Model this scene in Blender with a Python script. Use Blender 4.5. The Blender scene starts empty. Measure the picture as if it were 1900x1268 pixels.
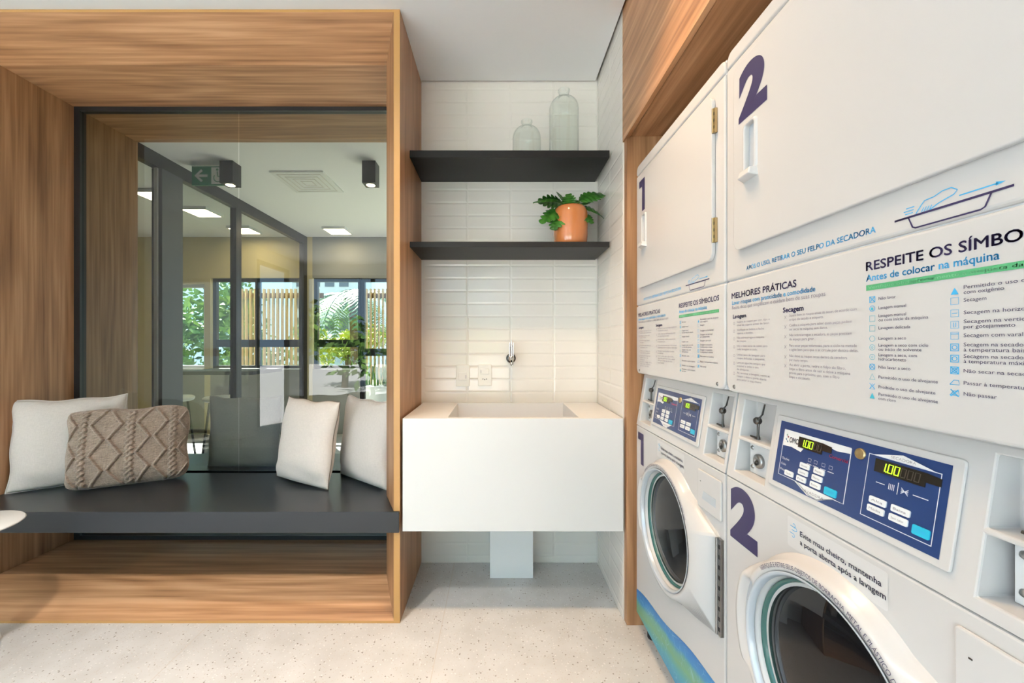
import bpy, bmesh, math, random
from mathutils import Vector, Matrix
random.seed(7)
PI = math.pi
SC = bpy.context.scene
COL = SC.collection

# ------------------------------------------------------------------ camera
FPX = 746.0
VPX, VPY, EYE = 925.0, 640.0, 1.202
cam_d = bpy.data.cameras.new('camera')
cam_d.sensor_fit = 'HORIZONTAL'
cam_d.sensor_width = 36.0
cam_d.lens = 36.0 * FPX / 1900.0
cam_d.shift_x = (950.0 - VPX) / 1900.0
cam_d.shift_y = (VPY - 634.0) / 1900.0
cam_d.clip_start = 0.02
cam = bpy.data.objects.new('camera', cam_d)
cam.location = (0, 0, EYE)
cam.rotation_euler = (PI / 2, 0, 0)
COL.objects.link(cam)
SC.camera = cam

# ------------------------------------------------------------------ world, sun, exposure
SC.view_settings.view_transform = 'Standard'
SC.view_settings.look = 'None'
SC.view_settings.exposure = 0.14
SC.view_settings.gamma = 1.0
SC.view_settings.use_curve_mapping = False
SC.cycles.use_denoising = True
SC.cycles.max_bounces = 10
SC.cycles.diffuse_bounces = 6
SC.cycles.glossy_bounces = 5
SC.cycles.transparent_max_bounces = 16
SC.cycles.sample_clamp_indirect = 6.0
SC.cycles.caustics_reflective = False
SC.cycles.caustics_refractive = False
world = bpy.data.worlds.new('sky')
SC.world = world
world.use_nodes = True
_bg = world.node_tree.nodes['Background']
_bg.inputs['Color'].default_value = (0.50, 0.75, 1.0, 1)
_bg.inputs['Strength'].default_value = 4.0
_s = bpy.data.lights.new('sun', 'SUN')
_s.energy = 74.0
_s.angle = 0.02
_s.color = (1.0, 0.97, 0.93)
_so = bpy.data.objects.new('sun', _s)
_so.rotation_euler = (math.radians(-28), math.radians(-22), 0)
_so.location = (-4, 9, 8)
COL.objects.link(_so)


def downlight(x, y, watts, size=0.12, spread=150, color=(1.0, 0.80, 0.56), z=2.635):
    """a recessed ceiling spot, above the frame"""
    l = bpy.data.lights.new('downlight', 'AREA')
    l.shape = 'DISK'
    l.size = size
    l.energy = watts
    l.color = color
    l.spread = math.radians(spread)
    o = bpy.data.objects.new('downlight', l)
    o.location = (x, y, z)
    COL.objects.link(o)
    return o


downlight(0.02, 1.22, 6.5, 0.14, 105, (1.0, 0.72, 0.45))
downlight(0.24, 1.14, 3.6, 0.08, 92, (1.0, 0.62, 0.30))
downlight(-0.75, 1.15, 5.0, 0.12, 120, (1.0, 0.76, 0.52))
downlight(-1.10, 0.28, 24.0, 0.10, 92, (1.0, 0.93, 0.85))
downlight(-1.95, -1.30, 24.0, 0.10, 125, (1.0, 0.96, 0.92))


# ------------------------------------------------------------------ materials
def new_mat(name):
    m = bpy.data.materials.new(name)
    m.use_nodes = True
    nt = m.node_tree
    return m, nt, nt.nodes['Principled BSDF']


def node(nt, kind, **kw):
    n = nt.nodes.new(kind)
    for k, v in kw.items():
        if k.startswith('in_'):
            n.inputs[k[3:].replace('_', ' ')].default_value = v
        else:
            setattr(n, k, v)
    return n


def plain(name, col, rough=0.5, metal=0.0, spec=0.5, coat=0.0, bump=0.0, bscale=200.0):
    m, nt, p = new_mat(name)
    p.inputs['Base Color'].default_value = (*col, 1)
    p.inputs['Roughness'].default_value = rough
    p.inputs['Metallic'].default_value = metal
    p.inputs['Specular IOR Level'].default_value = spec
    if coat:
        p.inputs['Coat Weight'].default_value = coat
        p.inputs['Coat Roughness'].default_value = 0.08
    tc = node(nt, 'ShaderNodeTexCoord')
    nz = node(nt, 'ShaderNodeTexNoise')
    nz.inputs['Scale'].default_value = bscale
    nt.links.new(tc.outputs['Object'], nz.inputs['Vector'])
    # slight roughness unevenness, so that no surface is perfectly flat
    mr = node(nt, 'ShaderNodeMapRange')
    mr.inputs['To Min'].default_value = max(0.0, rough - 0.008)
    mr.inputs['To Max'].default_value = min(1.0, rough + 0.008)
    nt.links.new(nz.outputs['Fac'], mr.inputs['Value'])
    nt.links.new(mr.outputs['Result'], p.inputs['Roughness'])
    if bump:
        b = node(nt, 'ShaderNodeBump')
        b.inputs['Strength'].default_value = bump
        b.inputs['Distance'].default_value = 0.002
        nt.links.new(nz.outputs['Fac'], b.inputs['Height'])
        nt.links.new(b.outputs['Normal'], p.inputs['Normal'])
    return m


def emit(name, col, strength):
    m, nt, p = new_mat(name)
    p.inputs['Base Color'].default_value = (*col, 1)
    p.inputs['Emission Color'].default_value = (*col, 1)
    p.inputs['Emission Strength'].default_value = strength
    return m


def ramp(nt, stops):
    r = node(nt, 'ShaderNodeValToRGB')
    el = r.color_ramp.elements
    while len(el) < len(stops):
        el.new(0.5)
    for e, (pos, c) in zip(el, stops):
        e.position = pos
        e.color = (*c, 1)
    return r


def wood(name, axis, tint=1.0, seed=0.0):
    """oak-like laminate, the grain running along the given axis"""
    m, nt, p = new_mat(name)
    L = nt.links.new
    tc = node(nt, 'ShaderNodeTexCoord')

    def stretched(along, across, off):
        mp = node(nt, 'ShaderNodeMapping')
        s = [across] * 3
        s['xyz'.index(axis)] = along
        mp.inputs['Scale'].default_value = s
        mp.inputs['Location'].default_value = (off + seed, off * 1.7, off * 0.6 + seed)
        L(tc.outputs['Object'], mp.inputs['Vector'])
        return mp
    # contour lines of a smooth stretched field give the cathedral figure
    a = node(nt, 'ShaderNodeTexNoise')
    a.inputs['Scale'].default_value = 1.0
    a.inputs['Detail'].default_value = 1.0
    L(stretched(0.60, 6.0, 3.1).outputs[0], a.inputs['Vector'])
    mu = node(nt, 'ShaderNodeMath', operation='MULTIPLY')
    mu.inputs[1].default_value = 48.0
    L(a.outputs['Fac'], mu.inputs[0])
    sn = node(nt, 'ShaderNodeMath', operation='SINE')
    L(mu.outputs[0], sn.inputs[0])
    # fine fibre streaks
    b = node(nt, 'ShaderNodeTexNoise')
    b.inputs['Scale'].default_value = 1.0
    b.inputs['Detail'].default_value = 5.0
    b.inputs['Roughness'].default_value = 0.52
    L(stretched(1.8, 62.0, 9.3).outputs[0], b.inputs['Vector'])
    # broad boards of tone
    c = node(nt, 'ShaderNodeTexNoise')
    c.inputs['Scale'].default_value = 1.0
    c.inputs['Detail'].default_value = 2.0
    L(stretched(0.5, 11.0, 5.7).outputs[0], c.inputs['Vector'])
    m1 = node(nt, 'ShaderNodeMath', operation='MULTIPLY_ADD')
    m1.inputs[1].default_value = 0.075
    L(sn.outputs[0], m1.inputs[0])
    L(b.outputs['Fac'], m1.inputs[2])
    m2 = node(nt, 'ShaderNodeMath', operation='MULTIPLY_ADD')
    m2.inputs[1].default_value = 0.55
    L(c.outputs['Fac'], m2.inputs[0])
    L(m1.outputs[0], m2.inputs[2])
    r = ramp(nt, [(0.40, (0.17 * tint, 0.075 * tint, 0.032 * tint)),
                  (0.66, (0.305 * tint, 0.152 * tint, 0.070 * tint)),
                  (0.82, (0.375 * tint, 0.195 * tint, 0.094 * tint)),
                  (1.0, (0.47 * tint, 0.262 * tint, 0.138 * tint))])
    L(m2.outputs[0], r.inputs['Fac'])
    L(r.outputs['Color'], p.inputs['Base Color'])
    p.inputs['Roughness'].default_value = 0.42
    bp = node(nt, 'ShaderNodeBump')
    bp.inputs['Strength'].default_value = 0.12
    bp.inputs['Distance'].default_value = 0.001
    L(b.outputs['Fac'], bp.inputs['Height'])
    L(bp.outputs['Normal'], p.inputs['Normal'])
    return m


def terrazzo(name):
    m, nt, p = new_mat(name)
    L = nt.links.new
    tc = node(nt, 'ShaderNodeTexCoord')
    nz = node(nt, 'ShaderNodeTexNoise')
    nz.inputs['Scale'].default_value = 7.0
    nz.inputs['Detail'].default_value = 6.0
    L(tc.outputs['Object'], nz.inputs['Vector'])
    base = ramp(nt, [(0.35, (0.50, 0.488, 0.472)), (0.65, (0.57, 0.56, 0.548))])
    L(nz.outputs['Fac'], base.inputs['Fac'])
    out = base.outputs['Color']
    for scale, thr, col, keep in ((100.0, 0.28, (0.26, 0.23, 0.20), 0.90), (62.0, 0.19, (0.22, 0.19, 0.16), 0.90),
                                  (170.0, 0.28, (0.46, 0.40, 0.34), 0.78), (95.0, 0.25, (0.66, 0.64, 0.62), 0.72)):
        v = node(nt, 'ShaderNodeTexVoronoi')
        v.inputs['Scale'].default_value = scale
        L(tc.outputs['Object'], v.inputs['Vector'])
        lt = node(nt, 'ShaderNodeMath', operation='LESS_THAN')
        lt.inputs[1].default_value = thr
        L(v.outputs['Distance'], lt.inputs[0])
        sp = node(nt, 'ShaderNodeSeparateColor')
        L(v.outputs['Color'], sp.inputs[0])
        gt = node(nt, 'ShaderNodeMath', operation='GREATER_THAN')
        gt.inputs[1].default_value = keep
        L(sp.outputs[0], gt.inputs[0])
        ml = node(nt, 'ShaderNodeMath', operation='MULTIPLY')
        L(lt.outputs[0], ml.inputs[0])
        L(gt.outputs[0], ml.inputs[1])
        mx = node(nt, 'ShaderNodeMix', data_type='RGBA')
        mx.inputs['B'].default_value = (*col, 1)
        L(ml.outputs[0], mx.inputs['Factor'])
        L(out, mx.inputs['A'])
        out = mx.outputs['Result']
    # joints between the slabs
    sx = node(nt, 'ShaderNodeSeparateXYZ')
    L(tc.outputs['Object'], sx.inputs[0])
    js = []
    for ch, off in ((0, 0.243), (1, 0.10)):
        ad = node(nt, 'ShaderNodeMath', operation='ADD')
        ad.inputs[1].default_value = off + 10.0
        L(sx.outputs[ch], ad.inputs[0])
        md = node(nt, 'ShaderNodeMath', operation='PINGPONG')
        md.inputs[1].default_value = 0.5 if ch == 0 else 5.0
        L(ad.outputs[0], md.inputs[0])
        l2 = node(nt, 'ShaderNodeMath', operation='LESS_THAN')
        l2.inputs[1].default_value = 0.0016
        L(md.outputs[0], l2.inputs[0])
        js.append(l2)
    mxj = node(nt, 'ShaderNodeMath', operation='MAXIMUM')
    L(js[0].outputs[0], mxj.inputs[0])
    L(js[1].outputs[0], mxj.inputs[1])
    mx = node(nt, 'ShaderNodeMix', data_type='RGBA')
    mx.inputs['B'].default_value = (0.50, 0.45, 0.40, 1)
    L(mxj.outputs[0], mx.inputs['Factor'])
    L(out, mx.inputs['A'])
    L(mx.outputs['Result'], p.inputs['Base Color'])
    p.inputs['Roughness'].default_value = 0.45
    return m


def fabric(name, col, scale=520.0, strength=0.35, var=0.06):
    m, nt, p = new_mat(name)
    L = nt.links.new
    tc = node(nt, 'ShaderNodeTexCoord')
    out = []
    for ax in (0, 2):
        mp = node(nt, 'ShaderNodeMapping')
        s = [scale * 0.12] * 3
        s[ax] = scale
        mp.inputs['Scale'].default_value = s
        L(tc.outputs['Object'], mp.inputs['Vector'])
        nz = node(nt, 'ShaderNodeTexNoise')
        nz.inputs['Scale'].default_value = 1.0
        nz.inputs['Detail'].default_value = 2.0
        L(mp.outputs[0], nz.inputs['Vector'])
        out.append(nz)
    ad = node(nt, 'ShaderNodeMath', operation='ADD')
    L(out[0].outputs['Fac'], ad.inputs[0])
    L(out[1].outputs['Fac'], ad.inputs[1])
    r = ramp(nt, [(0.35, tuple(c * (1 - var) for c in col)), (0.65, tuple(min(1, c * (1 + var)) for c in col))])
    hv = node(nt, 'ShaderNodeMath', operation='MULTIPLY')
    hv.inputs[1].default_value = 0.5
    L(ad.outputs[0], hv.inputs[0])
    L(hv.outputs[0], r.inputs['Fac'])
    L(r.outputs['Color'], p.inputs['Base Color'])
    p.inputs['Roughness'].default_value = 0.9
    p.inputs['Specular IOR Level'].default_value = 0.15
    p.inputs['Sheen Weight'].default_value = 0.15
    b = node(nt, 'ShaderNodeBump')
    b.inputs['Strength'].default_value = strength
    b.inputs['Distance'].default_value = 0.001
    L(ad.outputs[0], b.inputs['Height'])
    L(b.outputs['Normal'], p.inputs['Normal'])
    return m


def pane_glass(name, tint, refl_ior=1.5, rough=0.0):
    """thin architectural glass: tinted transmission and a fresnel mirror"""
    m = bpy.data.materials.new(name)
    m.use_nodes = True
    nt = m.node_tree
    nt.nodes.clear()
    L = nt.links.new
    o = node(nt, 'ShaderNodeOutputMaterial')
    t = node(nt, 'ShaderNodeBsdfTransparent')
    t.inputs['Color'].default_value = (*tint, 1)
    g = node(nt, 'ShaderNodeBsdfGlossy')
    g.inputs['Roughness'].default_value = rough
    f = node(nt, 'ShaderNodeFresnel')
    # the same share is mirrored from either side of the thin sheet
    ge = node(nt, 'ShaderNodeNewGeometry')
    io = node(nt, 'ShaderNodeMapRange')
    io.inputs['To Min'].default_value = refl_ior
    io.inputs['To Max'].default_value = 1.0 / refl_ior
    L(ge.outputs['Backfacing'], io.inputs['Value'])
    L(io.outputs['Result'], f.inputs['IOR'])
    mx = node(nt, 'ShaderNodeMixShader')
    L(f.outputs[0], mx.inputs[0])
    L(t.outputs[0], mx.inputs[1])
    L(g.outputs[0], mx.inputs[2])
    L(mx.outputs[0], o.inputs['Surface'])
    return m


def real_glass(name, col, ior=1.45):
    m, nt, p = new_mat(name)
    p.inputs['Base Color'].default_value = (*col, 1)
    p.inputs['Roughness'].default_value = 0.0
    p.inputs['Transmission Weight'].default_value = 1.0
    p.inputs['IOR'].default_value = ior
    return m


def wave_print(name):
    """the blue and green swoosh with fine white line drawing on the washers' kick panel"""
    m, nt, p = new_mat(name)
    L = nt.links.new
    tc = node(nt, 'ShaderNodeTexCoord')
    sp = node(nt, 'ShaderNodeSeparateXYZ')
    L(tc.outputs['Object'], sp.inputs[0])
    nz = node(nt, 'ShaderNodeTexNoise')
    nz.inputs['Scale'].default_value = 9.0
    nz.inputs['Detail'].default_value = 4.0
    L(tc.outputs['Object'], nz.inputs['Vector'])
    # height measured from the slanting upper edge
    a = node(nt, 'ShaderNodeMath', operation='MULTIPLY_ADD')
    a.inputs[1].default_value = -0.20
    L(sp.outputs[0], a.inputs[0])
    L(sp.outputs[2], a.inputs[2])
    b = node(nt, 'ShaderNodeMath', operation='MULTIPLY_ADD')
    b.inputs[1].default_value = 0.045
    L(nz.outputs['Fac'], b.inputs[0])
    L(a.outputs[0], b.inputs[2])
    mr = node(nt, 'ShaderNodeMapRange')
    mr.inputs['From Min'].default_value = 0.0
    mr.inputs['From Max'].default_value = 0.20
    L(b.outputs[0], mr.inputs['Value'])
    r = ramp(nt, [(0.10, (0.02, 0.20, 0.42)), (0.38, (0.05, 0.30, 0.40)), (0.55, (0.13, 0.33, 0.17)),
                  (0.70, (0.11, 0.32, 0.25)), (0.80, (0.010, 0.20, 0.47)), (0.95, (0.008, 0.15, 0.43))])
    L(mr.outputs['Result'], r.inputs['Fac'])
    v = node(nt, 'ShaderNodeTexVoronoi', feature='DISTANCE_TO_EDGE')
    v.inputs['Scale'].default_value = 34.0
    L(tc.outputs['Object'], v.inputs['Vector'])
    lt = node(nt, 'ShaderNodeMath', operation='LESS_THAN')
    lt.inputs[1].default_value = 0.025
    L(v.outputs['Distance'], lt.inputs[0])
    n2 = node(nt, 'ShaderNodeTexNoise')
    n2.inputs['Scale'].default_value = 16.0
    L(tc.outputs['Object'], n2.inputs['Vector'])
    gt = node(nt, 'ShaderNodeMapRange')
    gt.inputs['From Min'].default_value = 0.45
    gt.inputs['From Max'].default_value = 0.70
    gt.inputs['To Max'].default_value = 0.55
    L(n2.outputs['Fac'], gt.inputs['Value'])
    ml = node(nt, 'ShaderNodeMath', operation='MULTIPLY')
    L(lt.outputs[0], ml.inputs[0])
    L(gt.outputs['Result'], ml.inputs[1])
    mx = node(nt, 'ShaderNodeMix', data_type='RGBA')
    mx.inputs['B'].default_value = (0.28, 0.55, 0.72, 1)
    L(ml.outputs[0], mx.inputs['Factor'])
    L(r.outputs['Color'], mx.inputs['A'])
    L(mx.outputs['Result'], p.inputs['Base Color'])
    p.inputs['Roughness'].default_value = 0.35
    return m


def leafy(name, c1, c2, scale=14.0, rough=0.45):
    m, nt, p = new_mat(name)
    tc = node(nt, 'ShaderNodeTexCoord')
    nz = node(nt, 'ShaderNodeTexNoise')
    nz.inputs['Scale'].default_value = scale
    nt.links.new(tc.outputs['Object'], nz.inputs['Vector'])
    r = ramp(nt, [(0.3, c1), (0.7, c2)])
    nt.links.new(nz.outputs['Fac'], r.inputs['Fac'])
    nt.links.new(r.outputs['Color'], p.inputs['Base Color'])
    p.inputs['Roughness'].default_value = rough
    return m


M = {}
M['wood_x'] = wood('wood_grain_across', 'x', 1.15)
M['wood_z'] = wood('wood_grain_upright', 'z', 0.93, 2.0)  # lower tint puts the shade of the upright panels into the colour
M['wood_y'] = wood('wood_grain_deep', 'y', 1.12, 4.0)
M['edge'] = plain('oak_edge_band', (0.46, 0.25, 0.085), 0.4)
M['floor'] = terrazzo('terrazzo')
M['white_wall'] = plain('white_paint', (0.80, 0.79, 0.77), 0.7, bump=0.05)
M['ceiling'] = plain('ceiling_paint', (0.90, 0.895, 0.89), 0.8)
M['tile'] = plain('white_glazed_tile', (0.78, 0.735, 0.68), 0.16, bump=0.25, bscale=9.0)
M['grout'] = plain('grout', (0.72, 0.68, 0.63), 0.8)
M['black'] = plain('black_laminate', (0.006, 0.0055, 0.0055), 0.5, spec=0.35)
M['bench'] = plain('dark_bench_laminate', (0.016, 0.019, 0.024), 0.28, bscale=3.0)
M['black_metal'] = plain('black_aluminium', (0.012, 0.012, 0.014), 0.4)
M['quartz'] = plain('white_quartz', (0.70, 0.69, 0.68), 0.3)
M['pipe'] = plain('white_lacquer', (0.80, 0.80, 0.79), 0.4)
M['chrome'] = plain('chrome', (0.62, 0.62, 0.62), 0.1, 1.0)
M['steel'] = plain('dull_steel', (0.33, 0.33, 0.33), 0.32, 1.0)
M['dark_steel'] = plain('dark_steel', (0.10, 0.095, 0.09), 0.35, 1.0)
M['brass'] = plain('aged_brass', (0.50, 0.38, 0.20), 0.35, 1.0)
M['plastic'] = plain('ivory_plastic', (0.82, 0.79, 0.74), 0.35)
M['appliance'] = plain('white_enamel', (0.545, 0.538, 0.535), 0.24, spec=0.5)
M['appliance_in'] = plain('white_steel_recess', (0.72, 0.73, 0.74), 0.4)
M['gap'] = plain('dark_gap', (0.05, 0.05, 0.05), 0.8)
M['linen'] = fabric('natural_linen', (0.60, 0.55, 0.515))
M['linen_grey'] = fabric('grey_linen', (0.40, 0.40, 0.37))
M['knit'] = fabric('brown_wool', (0.35, 0.275, 0.225), 260.0, 0.8, 0.25)
M['piping'] = plain('dark_piping', (0.14, 0.11, 0.09), 0.9)
M['pot'] = plain('orange_glaze', (0.53, 0.185, 0.06), 0.16, coat=0.4)
M['soil'] = plain('soil', (0.03, 0.02, 0.013), 0.95, bump=0.8, bscale=90.0)
M['leaf'] = leafy('plant_leaf', (0.016, 0.085, 0.010), (0.055, 0.20, 0.022), 30.0, 0.35)
M['stem'] = plain('green_stem', (0.10, 0.20, 0.04), 0.5)
M['bottle'] = pane_glass('pale_green_glass', (0.98, 0.995, 0.988), 1.5)
M['navy'] = plain('navy_print', (0.030, 0.023, 0.085), 0.45)
M['ink'] = plain('dark_ink', (0.05, 0.045, 0.10), 0.5)
M['grey_ink'] = plain('grey_ink', (0.22, 0.20, 0.25), 0.5)
M['sky_ink'] = plain('light_blue_ink', (0.05, 0.36, 0.66), 0.4)
M['teal_ink'] = plain('teal_ink', (0.06, 0.42, 0.55), 0.4)
M['green_ink'] = plain('green_ink', (0.085, 0.36, 0.17), 0.4)
M['pale_green'] = plain('pale_green_ink', (0.22, 0.50, 0.30), 0.4)
M['panel_blue'] = plain('panel_blue', (0.017, 0.042, 0.145), 0.22)
M['panel_line'] = plain('panel_line', (0.62, 0.66, 0.74), 0.4)
M['panel_white'] = plain('panel_white', (0.74, 0.76, 0.78), 0.4)
M['button'] = plain('white_button', (0.78, 0.81, 0.83), 0.35)
M['cyan'] = plain('cyan_button', (0.02, 0.42, 0.62), 0.35)
M['lcd'] = plain('dark_display', (0.02, 0.017, 0.014), 0.12)
M['lcd_off'] = plain('unlit_segment', (0.055, 0.045, 0.035), 0.3)
M['digit'] = emit('lit_digit', (0.42, 0.85, 0.02), 1.3)
M['red_ink'] = plain('red_ink', (0.70, 0.04, 0.08), 0.4)
M['wave'] = wave_print('swoosh_print')
M['sticker'] = plain('clear_sticker', (0.60, 0.595, 0.595), 0.25)
M['door_glass'] = pane_glass('smoked_door_glass', (0.13, 0.13, 0.14), 1.42)
M['drum'] = plain('dark_drum', (0.03, 0.03, 0.033), 0.3, 0.5)
M['rim_glass'] = plain('green_glass_edge', (0.03, 0.11, 0.10), 0.2)
M['grey_rim'] = plain('grey_rim', (0.50, 0.54, 0.59), 0.25, 0.2)
M['rubber'] = plain('black_rubber', (0.012, 0.012, 0.012), 0.6)
M['pane'] = pane_glass('tinted_pane', (0.46, 0.475, 0.45), 1.52)
M['clear_pane'] = pane_glass('clear_pane', (0.86, 0.90, 0.88), 1.35)
M['cream_wall'] = plain('cream_paint', (0.70, 0.60, 0.36), 0.8)
M['grey_wall'] = plain('grey_paint', (0.34, 0.34, 0.32), 0.8)
M['dark_wall'] = plain('dark_cladding', (0.10, 0.105, 0.115), 0.5)
M['led'] = emit('led_diffuser', (1.0, 0.80, 0.48), 34.0)
M['sign_green'] = plain('sign_green', (0.012, 0.20, 0.085), 0.4)
M['sign_white'] = plain('sign_white', (0.80, 0.82, 0.80), 0.4)
M['slat'] = plain('slat_wood', (0.42, 0.31, 0.17), 0.6)
M['bark'] = plain('bark', (0.12, 0.08, 0.05), 0.9, bump=0.6, bscale=40.0)
M['foliage'] = leafy('garden_foliage', (0.03, 0.12, 0.015), (0.18, 0.34, 0.05), 2.5, 0.6)
M['foliage_y'] = leafy('yellow_foliage', (0.20, 0.26, 0.03), (0.50, 0.50, 0.06), 2.5, 0.6)
M['palm'] = leafy('palm_frond', (0.03, 0.11, 0.05), (0.16, 0.30, 0.16), 4.0, 0.5)
M['ground'] = leafy('garden_ground', (0.10, 0.14, 0.05), (0.24, 0.22, 0.14), 3.0, 0.9)
M['paving'] = plain('pale_paving', (0.52, 0.52, 0.52), 0.8)
M['facade'] = plain('pale_render', (0.62, 0.63, 0.62), 0.8)
M['cloth_red'] = plain('red_cloth', (0.42, 0.03, 0.04), 0.85)
M['cloth_teal'] = plain('teal_cloth', (0.02, 0.22, 0.30), 0.85)


# ------------------------------------------------------------------ mesh helpers
class MB:
    """collects shapes that together make ONE mesh object"""

    def __init__(s):
        s.v, s.f, s.sm, s.mi, s.cur = [], [], [], [], 0

    def add(s, verts, faces, smooth=False):
        b = len(s.v)
        s.v += [tuple(x) for x in verts]
        for f in faces:
            s.f.append([b + i for i in f])
            s.sm.append(smooth)
            s.mi.append(s.cur)
        return s

    def box(s, lo, hi):
        x0, y0, z0 = lo
        x1, y1, z1 = hi
        return s.add([(x0, y0, z0), (x1, y0, z0), (x1, y1, z0), (x0, y1, z0), (x0, y0, z1), (x1, y0, z1), (x1, y1, z1), (x0, y1, z1)],
                     [(0, 3, 2, 1), (4, 5, 6, 7), (0, 1, 5, 4), (1, 2, 6, 5), (2, 3, 7, 6), (3, 0, 4, 7)])

    def prism(s, pts, f0, f1):
        """pts: 2-D outline; f0/f1 map (a, b) to the two end faces"""
        n = len(pts)
        v = [f0(*p) for p in pts] + [f1(*p) for p in pts]
        fs = [tuple(range(n)), tuple(range(2 * n - 1, n - 1, -1))]
        fs += [(i, i + n, (i + 1) % n + n, (i + 1) % n) for i in range(n)]
        return s.add(v, fs)

    def lathe(s, prof, n=48, c=(0, 0, 0), smooth=True, axis='z', cap0=False, cap1=False):
        v, fs = [], []
        for r, h in prof:
            for i in range(n):
                a = 2 * PI * i / n
                p = (r * math.cos(a), r * math.sin(a), h)
                if axis == 'y':
                    p = (p[0], h, p[1])
                elif axis == 'x':
                    p = (h, p[0], p[1])
                v.append((c[0] + p[0], c[1] + p[1], c[2] + p[2]))
        for k in range(len(prof) - 1):
            for i in range(n):
                j = (i + 1) % n
                fs.append((k * n + i, k * n + j, (k + 1) * n + j, (k + 1) * n + i))
        s.add(v, fs, smooth)
        if cap0:
            s.add(v[:n], [tuple(range(n - 1, -1, -1))])
        if cap1:
            s.add(v[-n:], [tuple(range(n))])
        return s

    def tube(s, path, r, n=10, cap=True):
        path = [Vector(p) for p in path]
        rs = r if isinstance(r, (list, tuple)) else [r] * len(path)
        v, fs = [], []
        up = Vector((0.123, 0.31, 0.94)).normalized()
        for k, p in enumerate(path):
            d = (path[min(k + 1, len(path) - 1)] - path[max(k - 1, 0)]).normalized()
            a = d.cross(up)
            if a.length < 1e-3:
                a = d.cross(Vector((1, 0, 0)))
            a.normalize()
            b = d.cross(a).normalized()
            for i in range(n):
                t = 2 * PI * i / n
                v.append(p + a * (rs[k] * math.cos(t)) + b * (rs[k] * math.sin(t)))
        for k in range(len(path) - 1):
            for i in range(n):
                j = (i + 1) % n
                fs.append((k * n + i, k * n + j, (k + 1) * n + j, (k + 1) * n + i))
        s.add(v, fs, True)
        if cap:
            s.add(v[:n], [tuple(range(n))])
            s.add(v[-n:], [tuple(range(n - 1, -1, -1))])
        return s

    def mesh(s, name, mats):
        me = bpy.data.meshes.new(name)
        me.from_pydata([tuple(x) for x in s.v], [], s.f)
        for m in (mats if isinstance(mats, (list, tuple)) else [mats]):
            me.materials.append(m)
        me.polygons.foreach_set('use_smooth', s.sm)
        me.polygons.foreach_set('material_index', s.mi)
        bm = bmesh.new()
        bm.from_mesh(me)
        bmesh.ops.recalc_face_normals(bm, faces=bm.faces)
        bm.to_mesh(me)
        bm.free()
        me.update()
        return me

    def build(s, name, mats, parent=None, bevel=0.0, segs=2, loc=None):
        o = bpy.data.objects.new(name, s.mesh(name, mats))
        COL.objects.link(o)
        if parent is not None:
            o.parent = parent
        if loc is not None:
            o.location = loc
        if bevel:
            md = o.modifiers.new('bevel', 'BEVEL')
            md.width = bevel
            md.segments = segs
            md.limit_method = 'ANGLE'
            md.angle_limit = math.radians(40)
        return o


def raw_mesh(name, v, f, mats, parent=None, smooth=True):
    b = MB()
    b.add(v, f, smooth)
    return b.build(name, mats, parent)


def freeze(o):
    """apply the modifiers of o"""
    dg = bpy.context.evaluated_depsgraph_get()
    me = bpy.data.meshes.new_from_object(o.evaluated_get(dg))
    old = o.data
    o.modifiers.clear()
    o.data = me
    bpy.data.meshes.remove(old)
    return o


def cut(o, lo, hi):
    """cut a box-shaped recess out of o"""
    b = MB().box(lo, hi)
    me = b.mesh('cutter', [])
    c = bpy.data.objects.new('cutter', me)
    COL.objects.link(c)
    c.parent = o.parent
    md = o.modifiers.new('cut', 'BOOLEAN')
    md.operation = 'DIFFERENCE'
    md.solver = 'EXACT'
    md.object = c
    bpy.context.view_layer.update()
    freeze(o)
    bpy.data.objects.remove(c)
    bpy.data.meshes.remove(me)


def tag(o, label, cat, group=None, kind=None):
    o['label'] = label
    o['category'] = cat
    if group:
        o['group'] = group
    if kind:
        o['kind'] = kind
    return o


def struct(o):
    o['kind'] = 'structure'
    return o


def empty(name, loc, label=None, cat=None, group=None, rz=0.0):
    o = bpy.data.objects.new(name, None)
    o.location = loc
    o.rotation_euler = (0, 0, rz)
    o.empty_display_size = 0.05
    COL.objects.link(o)
    if label:
        tag(o, label, cat, group)
    return o


def copy_tree(o, parent=None):
    c = o.copy()
    COL.objects.link(c)
    c.parent = parent
    for ch in list(o.children):
        copy_tree(ch, c)
    return c


def round_rect(w, h, r, n=6, cx=0.0, cy=0.0):
    pts = []
    for (sx, sy, a0) in ((1, 1, 0), (-1, 1, 90), (-1, -1, 180), (1, -1, 270)):
        for k in range(n + 1):
            a = math.radians(a0 + 90.0 * k / n)
            pts.append((cx + sx * (w / 2 - r) + r * math.cos(a), cy + sy * (h / 2 - r) + r * math.sin(a)))
    return pts


_tcache = {}


def text2d(s, bold=0.0):
    """outline of a string as flat triangles, lower-left at its box corner"""
    key = (s, bold)
    if key in _tcache:
        return _tcache[key]
    c = bpy.data.curves.new('lettering', 'FONT')
    c.body = s
    c.size = 1.0
    c.resolution_u = 3 if len(s) > 3 else 12
    c.offset = bold
    o = bpy.data.objects.new('lettering', c)
    COL.objects.link(o)
    bpy.context.view_layer.update()
    me = bpy.data.meshes.new_from_object(o)
    v = [(p.co.x, p.co.y) for p in me.vertices]
    f = [tuple(p.vertices) for p in me.polygons]
    bpy.data.objects.remove(o)
    bpy.data.curves.remove(c)
    bpy.data.meshes.remove(me)
    x0 = min(p[0] for p in v)
    x1 = max(p[0] for p in v)
    v = [(p[0] - x0, p[1]) for p in v]
    _tcache[key] = (v, f, x1 - x0)
    return _tcache[key]


CAP = 0.69


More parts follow.
